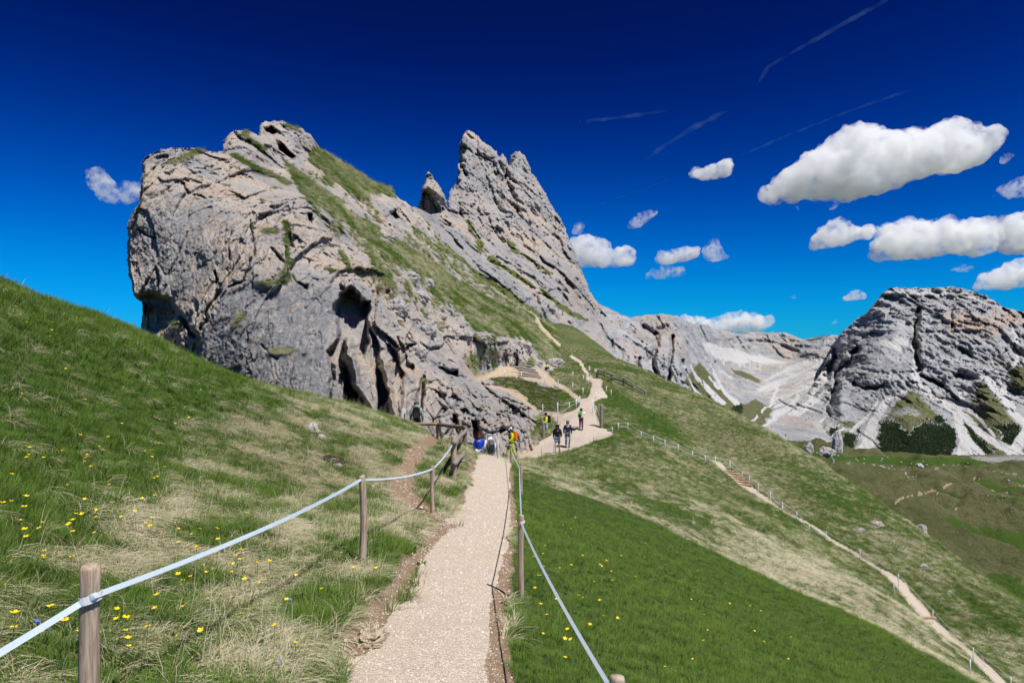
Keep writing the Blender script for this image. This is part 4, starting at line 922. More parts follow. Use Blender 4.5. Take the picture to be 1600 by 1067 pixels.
# loose gravel on the trail
t = MT('trail_stone'); rn = t.n('ObjectInfo').outputs['Random']; t.bsdf(t.ramp(rn, [(0, (.40, .33, .265)), (.4, (.56, .475, .38)), (1, (.72, .63, .53))]), .9, None, .15)
pebs = bpy.data.collections.new('pebble_library')
for i in range(3):
    bm = bmesh.new(); bmesh.ops.create_icosphere(bm, subdivisions=1, radius=1.0)
    pr = random.Random(i)
    for v_ in bm.verts: v_.co *= pr.uniform(.7, 1.2); v_.co.z *= .6
    me = bpy.data.meshes.new('pebble'); bm.to_mesh(me); bm.free(); me.materials.append(t.m); pebs.objects.link(bpy.data.objects.new('pebble_%d' % i, me))
Pp, Np, Mp, _x, Yp2 = sample_ground(None, 2.4, 17, 380, 860, lambda y: 2600*(4/np.maximum(y, 4))**1.6, g)
kp = (Mp[:, 0]+.5*Mp[:, 1] > .35+g.normal(0, .15, len(Pp)))
Pp = Pp[kp]; sz = np.clip(.0036*np.exp(g.normal(0, .45, len(Pp))), .002, .016)*np.clip(Yp2[kp]/5, 1, 2)
scatter('trail_gravel', Pp, g.uniform(0, 6.28, (len(Pp), 3))*[.1, .1, 1], sz, g.integers(0, 3, len(Pp)), g.uniform(0, 1, len(Pp)), 'pale loose gravel on the trail', 'gravel', pebs)
# ------------------------------------------------------------------ wood, metal, stone
def wood_material(name, a, b, grey=0.4):
    t = MT(name); v = t.coord((18, 18, 1.3)); v2 = t.coord()
    n = t.noise(v, 3.0, 7, .65, .6); n2 = t.noise(v2, 3.5, 5, .6)
    c = t.mix(t.step(n, .32, .66), a, b)
    c = t.mix(t.math('MULTIPLY', t.step(n2, .4, .7), grey), c, (.30, .285, .26))
    c = t.mix(t.math('MULTIPLY', t.step(n, .60, .72), .6), c, tuple(x*.35 for x in a))
    t.bsdf(c, .85, t.bump(n, .5, .004), .2); return t.m
M['post'] = wood_material('weathered_pine', (.23, .16, .105), (.50, .40, .305), .4)
M['dark_wood'] = wood_material('dark_weathered_wood', (.085, .07, .058), (.17, .145, .12), .3)
M['old_wood'] = wood_material('grey_old_wood', (.15, .13, .11), (.27, .245, .21), .6)
M['brown_wood'] = wood_material('brown_rail_wood', (.26, .16, .085), (.38, .25, .14), .2)
M['tape'] = plain('woven_tape', (.44, .52, .59), .5, .16, 300, .4)
M['tape_white'] = plain('woven_tape_white', (.72, .74, .76), .5, .06, 260, .4)
M['steel'] = plain('galvanised_steel', (.52, .54, .56), .45, .1, 60, .5)
M['white_rod'] = plain('white_plastic_rod', (.72, .74, .76), .5, .06, 40, .4)
M['wire'] = plain('white_fence_wire', (.55, .58, .60), .5, .08, 40, .4)

class MB:
    """collects simple solids into one mesh"""
    def __init__(s): s.v = []; s.f = []
    def tube(s, pts, rad, n=8, cap=True, flat=1.0):
        pts = [Vector(p) for p in pts]; rad = rad if isinstance(rad, (list, tuple)) else [rad]*len(pts); b0 = len(s.v)
        for i, p in enumerate(pts):
            d = (pts[min(i+1, len(pts)-1)]-pts[max(i-1, 0)]).normalized()
            u = d.cross(Vector((0, 0, 1)) if abs(d.z) < .9 else Vector((1, 0, 0))).normalized(); w = d.cross(u)
            for k in range(n):
                a = 2*math.pi*k/n; s.v.append(p+(u*math.cos(a)*flat+w*math.sin(a))*rad[i])
        for i in range(len(pts)-1):
            for k in range(n):
                a, b = b0+i*n+k, b0+i*n+(k+1) % n; s.f.append((a, b, b+n, a+n))
        if cap:
            s.f.append(tuple(b0+k for k in reversed(range(n)))); e = b0+(len(pts)-1)*n; s.f.append(tuple(e+k for k in range(n)))
        return s
    def box(s, c, sz, rot=None):
        c = Vector(c); b = len(s.v); mt = rot or Matrix.Identity(3)
        for z in (-1, 1):
            for y in (-1, 1):
                for x in (-1, 1): s.v.append(c+mt@Vector((x*sz[0]/2, y*sz[1]/2, z*sz[2]/2)))
        for q in ((0, 2, 3, 1), (4, 5, 7, 6), (0, 1, 5, 4), (2, 6, 7, 3), (0, 4, 6, 2), (1, 3, 7, 5)): s.f.append(tuple(b+i for i in q))
        return s
    def ribbon(s, pts, w, th, ups):
        b = len(s.v); pts = [Vector(p) for p in pts]
        for i, p in enumerate(pts):
            d = (pts[min(i+1, len(pts)-1)]-pts[max(i-1, 0)]).normalized(); u = Vector(ups[i]); u = (u-d*u.dot(d)).normalized(); o = d.cross(u)
            s.v += [p+u*w/2+o*th/2, p+u*w/2-o*th/2, p-u*w/2-o*th/2, p-u*w/2+o*th/2]
        for i in range(len(pts)-1):
            for k in range(4): s.f.append((b+4*i+k, b+4*i+(k+1) % 4, b+4*i+4+(k+1) % 4, b+4*i+4+k))
        e = b+4*(len(pts)-1); s.f += [(b+3, b+2, b+1, b), (e, e+1, e+2, e+3)]
        return s
    def build(s, name, mat, parent=None, smooth_=True, origin=None):
        me = bpy.data.meshes.new(name); o0 = Vector(origin) if origin is not None else Vector((0, 0, 0))
        me.from_pydata([tuple(v-o0) for v in s.v], [], s.f); me.materials.append(mat)
        if smooth_: me.polygons.foreach_set('use_smooth', np.ones(len(me.polygons), bool))
        ob = bpy.data.objects.new(name, me); COL.objects.link(ob); ob.location = o0
        if parent: ob.parent = parent
        return ob
def empty(name, loc=(0, 0, 0)):
    o = bpy.data.objects.new(name, None); COL.objects.link(o); o.location = loc; o.empty_display_size = .2
    return o
def child(o, parent):
    o.parent = parent; o.matrix_parent_inverse = Matrix.Translation(-Vector(parent.location)); return o

def wood_post(base, top, r, mat, label, group=None, name='fence_post', cat='post', seed=0):
    g = random.Random(seed); base = Vector(base); top = Vector(top); m = MB(); pts = []; rad = []
    lean = Vector((g.uniform(-.02, .02), g.uniform(-.02, .02), 0))
    for i in range(9):
        f = i/8; pts.append(base.lerp(top, f)+lean*math.sin(f*3)+Vector((0, 0, -.12*(1-f)))); rad.append(r*(1.04-.06*f)*g.uniform(.985, 1.015))
    pts.append(top+Vector((0, 0, .012))); rad.append(r*.82)
    m.tube(pts, rad, 14)
    o = m.build(name, mat, None, True, base)
    return tag(o, label, cat, group)

WORK = bpy.data.scenes.new('workbench')        # scratch scene for evaluating modifiers, removed at the end
def evaluated(o):
    WORK.collection.objects.link(o); vl = WORK.view_layers[0]; vl.update()
    return bpy.data.meshes.new_from_object(o.evaluated_get(vl.depsgraph))

def px_post(px, pb, pt, obs=None):
    h = hit(px, pb, obs); b = h[0]
    return b, Vector((b.x, b.y, CH-(pt-533.5)/F*b.y))

# ---- tape fence above the trail
lp = []
b = Vector((-1.79, 2.9, ground_z(-1.79, 2.9))); t1 = at(140, 888, 2.9); t1.x = b.x
wood_post(b, t1, .040, M['post'], 'weathered round wooden post nearest the camera with white tape wrapped round it', 'wooden posts of the tape fence above the trail', seed=1); lp.append((b, t1))
for px, pb, pt, r, lab, sd in ((565, 881, 745, .034, 'thin brown wooden post at the bend of the trail bank', 2), (676, 804, 729, .033, 'slim pale wooden post between the side path and the trail', 3)):
    b, tp_ = px_post(px, pb, pt, [ground]); lp.append((b, tp_)); wood_post(b, tp_, r, M['post'], lab, 'wooden posts of the tape fence above the trail', seed=sd)
b0 = Vector((-2.05, .55, ground_z(-2.05, 1.25)+.1))
bA, tA = px_post(709, 752, 682, [ground])
def tape(points, w, label, ups=(-.6, 0, .8), sag=.012, n=14):
    pts = []
    for i in range(len(points)-1):
        a, c = Vector(points[i]), Vector(points[i+1]); L = (c-a).length
        for k in range(n): f = k/n; pts.append(a.lerp(c, f)-Vector((0, 0, 4*f*(1-f)*sag*L)))
    pts.append(Vector(points[-1]))
    u = [(ups[0]+.22*math.sin(i*.37), .1*math.cos(i*.4), ups[2]+.15*math.sin(i*.21)) for i in range(len(pts))]
    o = empty('fence_tape', pts[0])
    child(MB().ribbon(pts, w, .0015, u).build('band', M['tape'], None, False), o)
    return tag(o, label, 'tape')
def wrap(parent, c, r, z0, tilt, w):
    pts = [Vector((c.x+(r+.003)*math.cos(a), c.y+(r+.003)*math.sin(a), z0+tilt*math.cos(a))) for a in np.linspace(0, 2*math.pi, 17)]
    child(MB().ribbon(pts, w, .002, [(0, 0, 1)]*17).build('loop', M['tape_white'], None, False), parent)
f1 = lp[0][1]-Vector((0, .044, .115)); f2 = lp[1][1]-Vector((0, .037, .02)); f3 = lp[2][1]-Vector((0, .035, .03)); f4 = tA-Vector((0, .06, .12))
tp1 = tape([Vector((-2.10, .75, .50)), f1-Vector((.02, 0, .02)), f1+Vector((.035, .006, .012)), f2, f3, f4], .027, 'pale blue white tape strung between wooden posts on the bank above the trail')
wrap(tp1, lp[0][1]-Vector((0, 0, 0)), .041, lp[0][1].z-.125, .012, .034)

# ---- tape fence below the trail
rp = []
for px, pb, pt, r, lab, sd in ((815, 934, 806, .030, 'weathered wooden post nearest along the outer edge of the trail', 4), (814, 772, 729, .032, 'second wooden post along the outer edge of the trail', 5), (798, 723, 696, .03, 'small grey wooden post where the trail drops over the crest', 6)):
    b, tp_ = px_post(px, pb, pt, [ground]); rp.append((b, tp_)); wood_post(b, tp_, r, M['post'] if sd < 6 else M['old_wood'], lab, 'wooden posts along the outer edge of the trail', seed=sd)
bq = Vector((.402, 2.6, ground_z(.402, 2.6))); tq = Vector((.402, 2.6, .417))
wood_post(bq, tq, .03, M['post'], 'short wooden post at the bottom edge beside the trail', 'wooden posts along the outer edge of the trail', seed=7)
tp2 = tape([tq-Vector((.03, .0, .03)), rp[0][1]-Vector((.0, .034, .07)), rp[1][1]-Vector((.035, 0, .02)), rp[2][1]-Vector((0, .034, .06))], .018, 'pale blue tape along the outer edge of the trail', (.93, 0, .36), sag=.01)
wrap(tp2, rp[0][1], .031, rp[0][1].z-.06, .008, .022)

# ---- wooden railing at the viewpoint below the cave
def rail(a, b, r, mat, parent):
    a = Vector(a); b = Vector(b); pts = [a.lerp(b, f)+Vector((0, 0, .012*math.sin(f*7))) for f in np.linspace(-.04, 1.04, 7)]
    return child(MB().tube(pts, r, 9).build('rail', mat), parent)
def part_post(b, t, r, mat, parent):
    return child(MB().tube([b-Vector((0, 0, .3)), b, b.lerp(t, .5), t, t+Vector((0, 0, .02))], [r, r, r*.98, r*.97, r*.8], 10).build('post', mat), parent)
RY = {'A': bA.y, 'B': 20.0, 'C': 24.0, 'E': 25.0, 'F': 26.0}
rl = empty('wooden_railing', bA)
A0, A1 = bA, tA
B0, B1 = at(726, 722, RY['B']), at(726.5, 667, RY['B'])
C0, C1 = at(719, 690, RY['C']), at(719, 658, RY['C'])
E0, E1 = at(684, 686, RY['E']), at(683, 656.5, RY['E'])
F0, F1 = at(634, 676, RY['F']), at(635, 661, RY['F'])
part_post(A0, A1, .062, M['post'], rl); part_post(B0-Vector((0, 0, .4)), B1, .065, M['dark_wood'], rl); part_post(C0-Vector((0, 0, .5)), C1, .055, M['brown_wood'], rl); part_post(E0, E1, .055, M['brown_wood'], rl); part_post(F0, F1, .055, M['brown_wood'], rl)
rail(at(711, 690, RY['A']-.08), at(729, 671, RY['B']-.1), .052, M['old_wood'], rl); rail(at(711.5, 723, RY['A']-.08), at(729.5, 704, RY['B']-.1), .052, M['old_wood'], rl)
rail(at(727, 668, RY['B']), at(719, 667, RY['C']), .06, M['dark_wood'], rl); rail(at(684, 663.5, RY['E']-.07), at(719, 666.5, RY['C']-.07), .07, M['dark_wood'], rl); rail(at(635, 662.5, RY['F']-.07), at(682, 662.5, RY['E']-.07), .06, M['brown_wood'], rl)
tag(rl, 'brown wooden railing with rough rails in front of the cave', 'railing')

# ---- thin rods and wires of the trail fences
ORD = ['first', 'second', 'third', 'fourth', 'fifth', 'sixth', 'seventh', 'eighth', 'ninth', 'tenth', 'eleventh', 'twelfth', 'thirteenth', 'fourteenth', 'fifteenth', 'sixteenth', 'seventeenth', 'eighteenth', 'nineteenth', 'twentieth', 'twenty-first', 'twenty-second', 'twenty-third', 'twenty-fourth']
def rod_fence(posts, name, label_post, group, wire_label, r=.016, wires=(.96, .5), mat='white_rod', obs=None):
    tops = []
    for i, (px, pt, pb) in enumerate(posts):
        b, tp_ = px_post(px, pb, pt, obs); h = tp_-b
        rr = max(r, .00055*b.y)
        m = MB().tube([b-Vector((0, 0, .15)), b+h*.5, tp_], [rr, rr, rr*.9], 7)
        o = m.build(name, M[mat], None, True, b)
        tag(o, (ORD[i]+' '+label_post) if len(posts) > 1 else label_post, 'post', group); tops.append((b, tp_))
    if wires:
        w = empty('fence_wire', tops[0][0])
        for f in wires:
            pts = []
            for i in range(len(tops)-1):
                a, c = tops[i][0].lerp(tops[i][1], f), tops[i+1][0].lerp(tops[i+1][1], f); L = (a-c).length
                for k in range(5): q = k/5; pts.append(a.lerp(c, q)-Vector((0, 0, 4*q*(1-q)*.015*L)))
            pts.append(tops[-1][0].lerp(tops[-1][1], f))
            wr = [max(.006, .00021*p.y) for p in pts]
            child(MB().tube(pts, wr, 5).build('wire', M['wire']), w)
        tag(w, wire_label, 'wire')
    return tops
rod_fence([(966, 660, 674), (981, 660, 674), (1002, 674, 685), (1021, 681, 692), (1039, 687, 700), (1060, 694, 706), (1082, 705, 715), (1102, 711, 724), (1118, 713, 729), (1141, 719, 735), (1160, 736, 751), (1171, 742, 758), (1185, 755, 770), (1204, 767, 783), (1223, 784, 800), (1245, 799, 815), (1265, 820, 834), (1291, 830, 848), (1344, 858, 876), (1404, 896, 916), (1458, 952, 974), (1521, 1011, 1040), (1580, 1057, 1088)],
          'fence_rod', 'rod from the junction in the thin wire fence above the slope trail', 'rods of the fence along the slope trail', 'thin pale wires strung along the trail crossing the grassy slope', .014, (.95, .55), obs=[ground])
rod_fence([(1397, 912, 928), (1223, 790, 803), (1516, 1030, 1056)], 'fence_rod', 'of three thin pale rods on the downhill edge of the slope trail', 'rods on the downhill edge of the slope trail', None, .014, None, obs=[ground])
rod_fence([(778, 687, 716), (798, 694, 720), (846, 690, 714), (865, 687, 708), (888, 683, 706), (928, 677, 692), (957, 667, 681)], 'fence_rod', 'grey rod from the crest along the near edge of the trail junction', 'rods along the near edge of the trail junction', 'thin white wire along the near edge of the trail junction', .018, (.93,), 'steel', [ground])
rod_fence([(848, 631, 648), (871.5, 628, 662), (889.5, 628, 641), (900.5, 624, 637), (906, 618, 632)], 'fence_rod', 'white rod from the crag along the heather terrace above the junction', 'rods along the heather terrace', 'thin wire along the edge of the heather terrace', .016, (.93, .5))
rod_fence([(926, 625, 645), (931, 634, 648), (941, 655, 668)], 'fence_rod', 'white rod going downhill along the outer trail edge above the junction', 'rods on the outer edge above the junction', 'thin wire on the outer edge above the junction', .016, (.93,), obs=[ground])
rod_fence([(788.5, 578, 590), (814.5, 580.5, 593), (851.5, 586, 599), (872, 592, 604), (895, 597, 609), (911, 606, 618)], 'fence_rod', 'white rod from the crag in the row below the log terraces', 'rods below the log terraces', 'thin wire below the log terraces', .02, (.93,))
rod_fence([(895, 580.5, 589), (911.5, 586, 594), (919.5, 589, 600), (931.5, 613, 623), (947.5, 603, 613), (955, 608.5, 619)], 'fence_rod', 'of the thin white rods beside the steep path below the signs', 'rods beside the steep path', None, .02, None, obs=[ground])
b, tp_ = px_post(939.7, 668, 630, [ground]); wood_post(b, b.lerp(tp_, .95), .10, M['old_wood'], 'thick grey weathered timber post at the outer edge of the trail', cat='post', seed=9)
b, tp_ = px_post(849, 683, 658); wood_post(b, tp_, .09, M['old_wood'], 'grey wooden post beside the hiker in the yellow shirt', cat='post', seed=10)

# upper railing running down the slope from the signs
ur = empty('slope_railing', hit(935, 590, [ground])[0]); prev = None
for px, pt, pb in ((934, 577, 590), (945, 580, 592), (955, 584, 597), (974, 590, 602), (990, 600, 611), (1008, 610, 619)):
    b, tp_ = px_post(px, pb, pt, [ground]); part_post(b, tp_, .085, M['old_wood'], ur)
    if prev:
        for f in (.95, .5): rail(prev[0].lerp(prev[1], f), b.lerp(tp_, f), .06, M['old_wood'], ur)
    prev = (b, tp_)
tag(ur, 'grey wooden railing running down the grass slope beside the signs', 'railing')
def board(px, pt, pb, w, h, mat, label, name='trail_sign'):
    b, tp_ = px_post(px, pb, pt, [ground, outcrop]); e = empty(name, b)
    child(MB().tube([b-Vector((0, 0, .2)), tp_], .05, 8).build('pole', M['old_wood']), e)
    child(MB().box(tp_-Vector((0, .07, h/2)), (w, .04, h)).build('board', mat, None, False), e)
    return tag(e, label, 'sign')
M['sign_white'] = plain('painted_white_board', (.78, .77, .74), .5, .05, 8, .3); M['sign_cream'] = plain('cream_board', (.62, .55, .47), .6, .06, 8, .3); M['sign_blue'] = plain('blue_print', (.05, .10, .35), .5, .05, 8, .3)
board(932, 576, 590, .42, .30, M['sign_cream'], 'small cream information board at the top of the steep path')
board(921, 572, 588, .14, .45, M['sign_white'], 'narrow white marker sign at the top of the steep path')
# information board at the cave mouth
ib = empty('information_board', at(631, 672, 27.5))
child(MB().tube([at(631, 690, 27.5), at(631, 640, 27.5)], .05, 8).build('pole', M['steel']), ib)
child(MB().box(at(631, 649, 27.4), (.16, .05, .56)).build('board', M['sign_white'], None, False), ib)
child(MB().box(at(632.4, 650, 27.36), (.05, .012, .22)).build('print', M['sign_blue'], None, False), ib)
tag(ib, 'narrow white information board with blue print at the cave mouth', 'sign')

# ---- steps
st = empty('log_steps', hit(1149, 747, [ground])[0])
for px, py in ((1137, 737), (1142.5, 741), (1148, 745.5), (1153, 749.5), (1158.5, 754), (1164, 758.5)):
    h = hit(px, py, [ground])[0]; child(MB().tube([h+Vector((-.42, .02, .03)), h+Vector((0, 0, .05)), h+Vector((.42, -.03, .02))], .075, 8).build('log', M['brown_wood']), st)
tag(st, 'flight of log steps where the slope trail begins to descend', 'steps')
h = hit(1440, 967, [ground])[0]; tag(MB().tube([h+Vector((-.5, .03, .03)), h+Vector((.0, 0, .05)), h+Vector((.55, 0, .05))], .055, 8).build('drain_log', M['brown_wood'], None, True, h), 'single log laid across the slope trail as a drain', 'log')
te = empty('log_terrace', hit(815, 580)[0])
for L in ([(781, 576), (793, 573), (806, 571), (818, 572), (830, 573.5)], [(786, 579), (799, 576), (813, 575.5), (825, 577), (836, 579)], [(789, 583), (802, 580), (816, 579), (829, 581), (840, 583.5)], [(791, 587), (803, 585), (815, 584), (829, 585), (842, 587)], [(797, 590.5), (810, 588.5), (823, 588), (834, 589), (845, 591)]):
    pts = [hit(x, y)[0]+Vector((0, -.05, .12)) for x, y in L]
    ym = sum(p.y for p in pts)/len(pts)
    pts = [Vector((p.x, p.y*.3+ym*.7, p.z)) for p in pts]
    child(MB().tube(pts, .11, 8).build('log', M['old_wood']), te)
tag(te, 'curved log terraces stepping up below the standing hikers', 'terrace')

# ------------------------------------------------------------------ loose rocks
def rock_mat(name, a, b):
    t = MT(name); v = t.coord(); n = t.noise(v, 3.0, 8, .65); n2 = t.noise(v, 14, 6, .7)
    c = t.mix(t.step(n, .35, .65), a, b); c = t.mix(t.math('MULTIPLY', t.step(n2, .54, .72), .5), c, tuple(x*.45 for x in b))
    t.bsdf(c, .9, t.bump(t.math('ADD', n, n2), .6, .05), .15); return t.m
M['rock_tan'] = rock_mat('tan_limestone', (.50, .42, .31), (.42, .33, .23)); M['rock_grey'] = rock_mat('grey_limestone', (.40, .385, .37), (.33, .29, .26)); M['rock_white'] = rock_mat('white_limestone', (.52, .51, .50), (.40, .38, .36))
def boulder(px, py, wpx, hpx, mat, label, name='boulder', cat='rock', depth=.8, sink=.25, seed=0, group=None, obs=None, sub=4, push=.12):
    hh = hit(px, py+hpx*.35, obs)
    if hh is None: return None
    c = hh[0]; u = c.y/F; bm = bmesh.new(); bmesh.ops.create_icosphere(bm, subdivisions=sub, radius=1.0)
    V = np.array([v.co for v in bm.verts]); off = np.array([seed*3.7, seed*1.3, seed*2.1])
    hv, e = facet(V*1.15+off, 40, .8); hv2, e2 = facet(V*2.7+off, 41, .8)
    hv3, e3 = facet(V*6+off, 43, .8)
    r = 1+.26*hv+.15*hv2+.05*hv3-.12*(1-smooth(0, .1, e))-.06*(1-smooth(0, .12, e2))+fbm(V*2+off, 4, 42)*.22
    V = V*r[:, None]*np.array([wpx*u/2, wpx*u/2*depth, hpx*u/2*1.1])
    for v, q in zip(bm.verts, V): v.co = q
    me = bpy.data.meshes.new(name); bm.to_mesh(me); bm.free(); me.materials.append(mat)
    o = bpy.data.objects.new(name, me); COL.objects.link(o)
    o.location = c+Vector((0, wpx*u*push, hpx*u*(.33-sink*.6)))
    return tag(o, label, cat, group)
boulder(574, 998, 46, 34, M['rock_tan'], 'tan stone half buried at the inner edge of the trail', seed=1, sub=5)
boulder(541, 1036, 18, 12, M['rock_tan'], 'small pale stone in the soil below the tan stone', seed=2)
boulder(553, 1021, 11, 7, M['rock_tan'], 'pebble between the two tan stones at the trail edge', seed=3); boulder(527, 1020, 9, 7, M['rock_tan'], 'pebble in the bare soil at the grass edge', seed=4)
boulder(488, 668, 17, 20, M['rock_white'], 'white jagged stone on the grassy bank below the cliff', seed=5); boulder(501, 683, 13, 10, M['rock_white'], 'low white stone just below the jagged one on the bank', seed=6)
boulder(529, 727, 10, 7, M['rock_white'], 'small white stone beside the burrow on the bank', seed=7)
for i, (x, y, w, h_, l) in enumerate(((641, 430, 26, 16, 'grey rock sticking out of the grass above the cave'), (667, 441, 20, 15, 'pale rock with a shadowed underside high on the grass shoulder'), (655, 462, 30, 20, 'wide grey rock slab above the cave roof'), (622, 437, 14, 9, 'small pale rock at the edge of the cave roof'), (689, 494, 18, 10, 'flat pale rock on the grass shoulder'), (706, 519, 24, 24, 'upright pale rock on the slope above the lower crag'), (728, 524, 22, 22, 'rounded pale rock next to the upright one'), (752, 525, 17, 12, 'lone pale rock in the grass'), (792, 545, 36, 34, 'large grey boulder behind the group of standing hikers'), (818, 541, 34, 22, 'broad pale rock behind the hikers'), (806, 562, 28, 26, 'boulder right beside the standing hikers'), (866, 567, 30, 20, 'pale rock pile behind the seated hiker'), (840, 569, 18, 12, 'low pale rock left of the seated hiker'), (605, 370, 20, 12, 'rock ledge in the middle of the grass band'), (652, 548, 30, 26, 'bulging grey rock over the pillars'), (618, 478, 40, 30, 'big pinkish block beside the orange niche'), (666, 513, 34, 28, 'rounded grey block on the crag edge'))):
    boulder(x, y, w, h_, M['rock_grey'], l, seed=10+i, depth=.8, push=.75 if 'hiker' in l else .2)
for i, (x, y, w, h_, l) in enumerate(((1370, 816, 26, 16, 'pale rock outcrop on the far edge of the grassy slope'), (1346, 826, 14, 10, 'small rock below the pale outcrop on the slope'), (1444, 883, 18, 14, 'pale rock in the straw grass above the slope trail'), (1462, 905, 12, 8, 'narrow rock a little below the pale one'), (1485, 924, 10, 8, 'small rock at the head of the green gully'), (1536, 893, 18, 12, 'grey rock on the skyline of the slope'))):
    boulder(x, y, w*.85, h_*.85, M['rock_grey'], l, seed=40+i, depth=1.0, sink=.6, obs=[ground])
boulder(1440, 832, 20, 34, M['rock_grey'], 'rocky crag beyond the edge of the grassy slope', seed=50, obs=[valley]); boulder(1412, 818, 26, 16, M['rock_grey'], 'low dark crag beside the rocky one', seed=51, obs=[valley])
boulder(1310, 690, 15, 46, M['rock_white'], 'tall rock pinnacle at the edge of the valley meadow', 'rock_pinnacle', 'pinnacle', .7, seed=53, obs=[valley, right_m, mid_m]); boulder(1294, 706, 26, 18, M['rock_grey'], 'grassy foot of the tall rock pinnacle', 'crag', 'crag', .8, seed=54, obs=[valley, right_m, mid_m]); boulder(1265, 700, 16, 22, M['rock_grey'], 'leaning dark crag left of the tall pinnacle', 'crag', 'crag', .7, seed=55, obs=[valley, right_m, mid_m])
boulder(1438, 727, 11, 8, M['rock_white'], 'big white boulder on the valley meadow', seed=56, obs=[valley], sub=3)
vg = random.Random(3)
for i in range(45):
    c = vg.choice([(1400, 727, 26, 6), (1360, 722, 30, 6), (1560, 772, 18, 9), (1270, 712, 40, 7), (1420, 742, 12, 4), (1570, 714, 40, 8), (1590, 755, 20, 5), (1350, 718, 40, 5), (1480, 722, 40, 4)])
    boulder(c[0]+vg.uniform(-1, 1)*c[2], c[1]+vg.uniform(-1, 1)*c[3], vg.uniform(1.5, 3.8), vg.uniform(1.2, 2.6), M['rock_white'], 'small pale boulder scattered on the valley pasture', seed=60+i, group='boulders scattered on the valley pasture', obs=[valley], sub=2)

# burrow in the bank: a dark hole with its rim of soil
h = hit(522, 722, [ground])
if h:
    bm = MB(); c = h[0]; ring = []
    nv_ = h[1]; ux = Vector((1, 0, 0)).cross(nv_).normalized(); uy = nv_.cross(ux)
    for k, (rr, dz) in enumerate(((.20, -.03), (.16, .03), (.12, .01), (.08, -.1), (.01, -.16))):
        for a in range(14):
            an = 2*math.pi*a/14; bm.v.append(c+(ux*math.cos(an)*.75+uy*math.sin(an))*rr*(1+.15*math.sin(3*an+k))+nv_*(dz+.06))
    for k in range(4):
        for a in range(14): bm.f.append((k*14+a, k*14+(a+1) % 14, k*14+14+(a+1) % 14, k*14+14+a))
    tag(bm.build('burrow', plain('dark_soil', (.05, .037, .027), .95, .3, 9, .1), None, True, c), 'dark animal burrow dug into the grassy bank', 'burrow')
# ------------------------------------------------------------------ flowers
M['petal'] = plain('buttercup_yellow', (.78, .55, .012), .45, .08, 90, .4); M['stalk'] = plain('flower_stalk', (.10, .17, .04), .6, .1, 40, .2); M['blue_petal'] = plain('gentian_blue', (.08, .16, .62), .5, .1, 90, .3)
def flower_mesh(name, petal, r, stem, seed):
    g = random.Random(seed); V = []; Fc = []; mi = []
    lean = Vector((g.uniform(-.03, .03), g.uniform(-.03, .03), 0)); top = Vector((0, 0, stem))+lean
    for i, (p, rr) in enumerate(((Vector((0, 0, 0)), .0016), (top*.5+lean*.2, .0014), (top, .0012))):
        for k in range(4): a = k*math.pi/2; V.append(p+Vector((math.cos(a)*rr, math.sin(a)*rr, 0)))
    for i in range(2):
        for k in range(4): Fc.append((i*4+k, i*4+(k+1) % 4, i*4+4+(k+1) % 4, i*4+4+k)); mi.append(1)
    tl = Euler((g.uniform(-.35, .35), g.uniform(-.35, .35), 0)).to_matrix()
    for q in range(5):
        a = q*2*math.pi/5+g.uniform(-.1, .1); b = len(V); d = Vector((math.cos(a), math.sin(a), 0)); s = Vector((-math.sin(a), math.cos(a), 0))
        for (u, w, z) in ((.02, 0, 0), (.55, -.42, .18), (1.0, -.30, .42), (1.05, .30, .42), (.55, .42, .18)): V.append(top+tl@((d*u+s*w)*r+Vector((0, 0, z*r))))
        Fc.append((b, b+1, b+4)); Fc.append((b+1, b+2, b+3, b+4)); mi += [0, 0]
    me = bpy.data.meshes.new(name); me.from_pydata([tuple(v) for v in V], [], Fc); me.materials.append(petal); me.materials.append(M['stalk'])
    me.polygons.foreach_set('material_index', mi); return me
fmesh = [flower_mesh('buttercup', M['petal'], .017, .15+.03*i, i) for i in range(4)]
gmesh = flower_mesh('gentian', M['blue_petal'], .014, .08, 9)
fr = np.random.default_rng(23); placed = 0; clus = [(fr.uniform(0, 640), fr.uniform(470, 1060)) for _ in range(70)]+[(fr.uniform(0, 330), fr.uniform(560, 1060)) for _ in range(40)]
def put_flower(px, py, me, label, group, s, name):
    h = hit(px, py, [ground])
    if h is None or h[0].y > 30: return False
    c = h[0]; xl_ = np.interp(c.y, TL_Y, TL_X); xr_ = np.interp(c.y, TR_Y, TR_X)
    if xl_-.1 < c.x < xr_+.25: return False
    o = bpy.data.objects.new(name, me); COL.objects.link(o); o.location = c; o.rotation_euler = (0, 0, fr.uniform(0, 6.28)); o.scale = (s,)*3
    tag(o, label, 'flower', group); return True
while placed < 215:
    cx, cy = clus[fr.integers(len(clus))]; sp = 8+.05*(cy-450)
    px, py = cx+fr.normal(0, sp), cy+fr.normal(0, sp*.7)
    if not (0 < px < 690 and 455 < py < 1075): continue
    if py > 700 and px > 420 and fr.uniform() < .55: continue
    if put_flower(px, py, fmesh[fr.integers(4)], 'yellow buttercup in the grass of the bank above the trail', 'buttercups on the bank above the trail', fr.uniform(.75, 1.25), 'buttercup'): placed += 1
placed = 0
while placed < 75:
    py = fr.uniform(742, 1067); px = fr.uniform(815, 1250)
    if fr.uniform() > np.exp(-(px-830)/160)+.12: continue
    fyy = np.interp(px, [p[0] for p in fold_line()], [p[1] for p in fold_line()])
    if py < fyy+4: continue
    if put_flower(px, py, fmesh[fr.integers(4)], 'yellow buttercup in the short green meadow below the trail', 'buttercups in the meadow below the trail', fr.uniform(.65, 1.05), 'buttercup'): placed += 1
